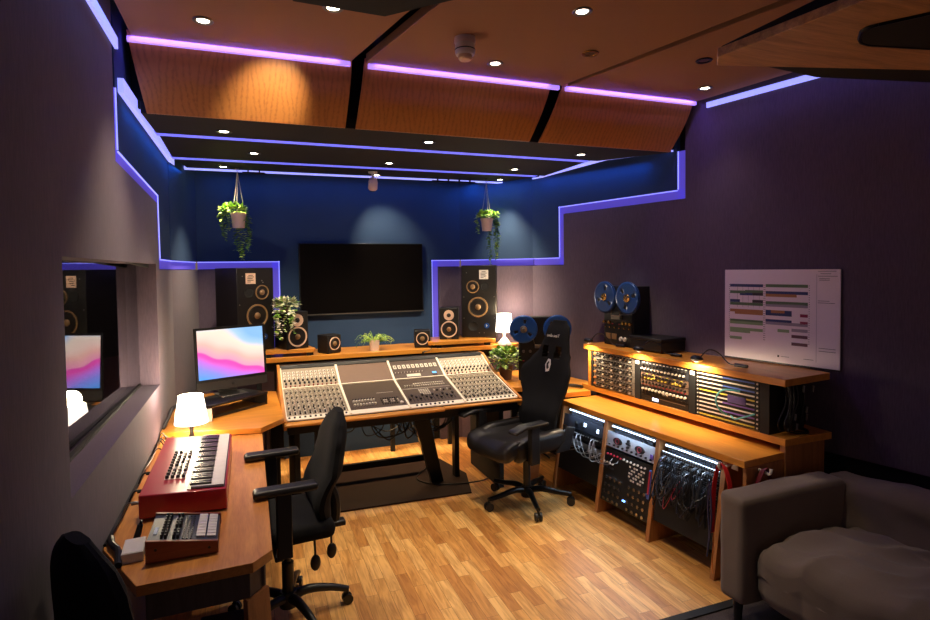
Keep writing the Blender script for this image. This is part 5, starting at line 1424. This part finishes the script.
for rows in ([('pb', .053, .368, .178)], [('pg', .053, .20, .252), ('pg', .20, .368, .245), ('pb', .15, .27, .272), ('pk', .27, .368, .272)], [('pb', .053, .15, .352), ('pk', .27, .368, .352), ('pg', .053, .368, .385)],
             [('po', .053, .368, .462), ('po', .10, .368, .487)], [('pg', .053, .368, .578), ('pgl', .053, .368, .60)], [('pgl', .053, .368, .672), ('pgl', .053, .25, .697)], [('pgl', .053, .17, .775)],
             [('pg', .393, .752, .175)], [('pb', .393, .752, .25), ('po', .393, .66, .278)], [('pg', .393, .752, .36), ('pgr', .393, .752, .385)], [('pb', .393, .44, .455), ('po', .44, .56, .455), ('pb', .56, .62, .455), ('pb', .393, .62, .482), ('pm', .69, .752, .482)],
             [('pb', .393, .62, .555), ('pm', .69, .752, .56), ('pgr', .393, .752, .58)], [('pgl', .50, .60, .655), ('pgr', .62, .752, .64)], [('pp', .62, .752, .705)], [('pp', .62, .752, .785)]):
    for r in rows: bar(*r)
for t0 in (.043, .373, .383, .760):
    for i in range(26): bar('pk', t0, t0+.006, .17+i*.024, .006)
for i in range(10): bar('pk', .10+i*.026, .101+i*.026, .30, .24) if i % 2 else None
for (a, b, v) in ((.83, .97, .02), (.85, .93, .045), (.84, .92, .095), (.84, .92, .11), (.83, .98, .07), (.83, .92, .32), (.83, .96, .34), (.72, .80, .93), (.84, .97, .80), (.84, .97, .83)): bar('pk', a, b, v, .004)
bar('pk', .50, .515, .93, .022); bar('pgr', .53, .60, .93, .006); bar('pgr', .82, .822, .5, .9)
for k, m in bars.items():
    if m.v: build_each('ink_bar', m, M[k], po, 60)

# ------------------------------------------------------------ sofa
sf = thing('sofa', (0, 0, 0), 0, 'grey brown loose covered sofa in the lower right corner', 'sofa')
def ridged(v): return 1-abs(noise.noise(v))*2
def wr(p, amp=.006, f=6): return amp*noise.noise(p*f) + amp*.5*noise.noise(p*f*2.3)
def skew(p): return Vector((p.x + (2.1-p.y)*.17 + 0, p.y, p.z))
def armd(p, n):
    w = wr(p, .005, 5); q = p + n*w
    if q.z > .55: q.z += .010*math.sin((q.x-2.2)*4)
    return q
build('arm', MB().soft(2.205, 2.93, 2.06, 2.215, .125, .66, .03, 20, armd), M['sofa'], sf, ang=60)
build('arm', MB().soft(2.45, 3.45, .42, .58, .125, .66, .03, 14, armd), M['sofa'], sf, ang=60)
def backd(p, n):
    a = noise.noise(Vector((p.y*2.5+p.z*5, p.z*3-p.y*5, 1.3)))
    q = p + n*(.020*a + .012*ridged(Vector((p.y*2.2+p.z*6, p.z*2.5-p.y*4, 3.1))) + wr(p, .006, 7))
    q.x += (.66-p.z)*-.10
    return skew(q)
build('backrest', MB().soft(2.92, 3.10, .55, 2.20, .30, .665, .05, 34, backd), M['sofa'], sf, ang=60)
def ridged(v): return 1-abs(noise.noise(v))*2
def seatd(p, n):
    u = p.x-2.2; q = p.copy()
    a = ridged(Vector((p.x*2.2+p.y*3.5, p.y*2.0-p.x*2.2, 4.1)))
    b = ridged(Vector((p.x*5, p.y*3.4+p.x*2, 2.2)))
    if p.z > .3: q.z += .034*a + .020*b + .05*math.sin(min(1, max(0, u/.7))*PI) - .02
    else: q.x += .01*a
    dd = (2.06-p.y)
    if dd < .25 and p.z > .3: q.z -= .05*(1-dd/.25)**2
    if u < .1: q.x += .018*b
    q = skew(q); q.x -= (2.1-p.y)*.06
    return q
build('seat_cushion', MB().soft(2.235, 2.93, .56, 2.055, .15, .44, .07, 64, seatd), M['sofa'], sf, ang=60)
for (x, y) in ((2.25, 2.13), (2.92, 2.15), (2.55, .5), (3.3, .5)): build('leg', MB().cyl((x, y, 0), (x, y, .13), .018, .024, 14), M['blk'], sf)

# ------------------------------------------------------------ LED light (the strips' light onto the walls)
def area(name, loc, target, sx, sy, e, c, rotz=0):
    l = bpy.data.lights.new(name, 'AREA'); l.shape = 'RECTANGLE'; l.size = sx; l.size_y = sy; l.energy = e; l.color = c
    o = bpy.data.objects.new(name, l); col.objects.link(o); o.location = loc
    d = (Vector(target)-Vector(loc)).normalized()
    z = -d; x = Vector((math.cos(rotz), math.sin(rotz), 0)); x = (x - z*x.dot(z)).normalized(); y = z.cross(x)
    o.matrix_world = Matrix(((x.x, y.x, z.x, loc[0]), (x.y, y.y, z.y, loc[1]), (x.z, y.z, z.z, loc[2]), (0, 0, 0, 1)))
    return o
BLU = (.02, .22, 1.0); VIO = (.22, .14, 1.0)
area('led_light', (.95, 5.50, 2.66), (.95, 5.66, 2.0), 2.6, .06, 1.6, BLU)
area('led_light', (2.30, 5.25, 2.64), (2.5, 5.4, 2.0), .8, .05, 1.0, BLU, R(-50))
area('led_light', (-.50, 4.3, 2.62), (-.56, 4.3, 2.0), 2.2, .04, 1.6, BLU, R(90))
area('led_light', (2.72, 4.25, 2.62), (2.85, 4.3, 2.0), 1.3, .04, 1.2, BLU, R(102))
area('led_light', (-.50, 2.0, 2.90), (-.54, 2.0, 2.2), 1.8, .03, 1.0, BLU, R(90))
area('led_light', (3.10, 2.3, 2.90), (3.22, 2.3, 2.3), 1.5, .03, .5, (.2, .2, 1.0), R(102))
area('led_light', (0, 3.195, 2.952), (0, 3.30, 2.7), 1.0, .02, 4, VIO)
area('led_light', (1.25, 3.195, 2.952), (1.25, 3.30, 2.7), 1.1, .02, 4, VIO)
area('led_light', (2.45, 3.195, 2.952), (2.45, 3.30, 2.7), 1.0, .02, 4, VIO)
# rack lights
def rp(u, v, z): return Matrix.Translation(RO) @ Matrix.Rotation(RZ, 4, 'Z') @ Vector((v, u, z))
for u in (.47, .98, 1.49):
    p = rp(u, .085, .665); q = rp(u, .07, .4)
    area('rack_lamp', p, q, .38, .01, 1.0, (.55, .75, 1), RZ + R(90))
# added downlights out of view, brightening the sofa and near end
for (x, y) in ((.6, .6), (2.2, .7)):
    downlight(x, y, cz, 'added unseen downlight above the camera end of the room, %s side' % ('left' if x < 1 else 'right'), power=(14 if x < 1 else 105), ang=100, group='added rear downlights')

w = bpy.data.worlds.new('world'); sc.world = w; w.use_nodes = True
w.node_tree.nodes['Background'].inputs[0].default_value = (1, .66, .56, 1); w.node_tree.nodes['Background'].inputs[1].default_value = .12

# ------------------------------------------------------------ camera
def camera():
    yaw = math.atan(217/570); p = R(2.1); r = R(.75)
    fwd = Vector((math.sin(yaw)*math.cos(p), math.cos(yaw)*math.cos(p), -math.sin(p)))
    right = Vector((math.cos(yaw), -math.sin(yaw), 0)); up = right.cross(fwd)
    X = right*math.cos(r) - up*math.sin(r); Y = right*math.sin(r) + up*math.cos(r); Z = -fwd
    c = bpy.data.cameras.new('camera'); c.sensor_width = 36; c.lens = 570/930*36; c.shift_y = (289.06-310)/930; c.clip_start = .05
    o = bpy.data.objects.new('camera', c); col.objects.link(o)
    o.matrix_world = Matrix(((X.x, Y.x, Z.x, 0), (X.y, Y.y, Z.y, 0), (X.z, Y.z, Z.z, 1.8), (0, 0, 0, 1)))
    sc.camera = o
camera()
vs_ = sc.view_settings
sc.display_settings.display_device = 'sRGB'
vs_.view_transform = 'Standard'; vs_.look = 'None'; vs_.gamma = 1; vs_.use_curve_mapping = False; vs_.exposure = 0.45
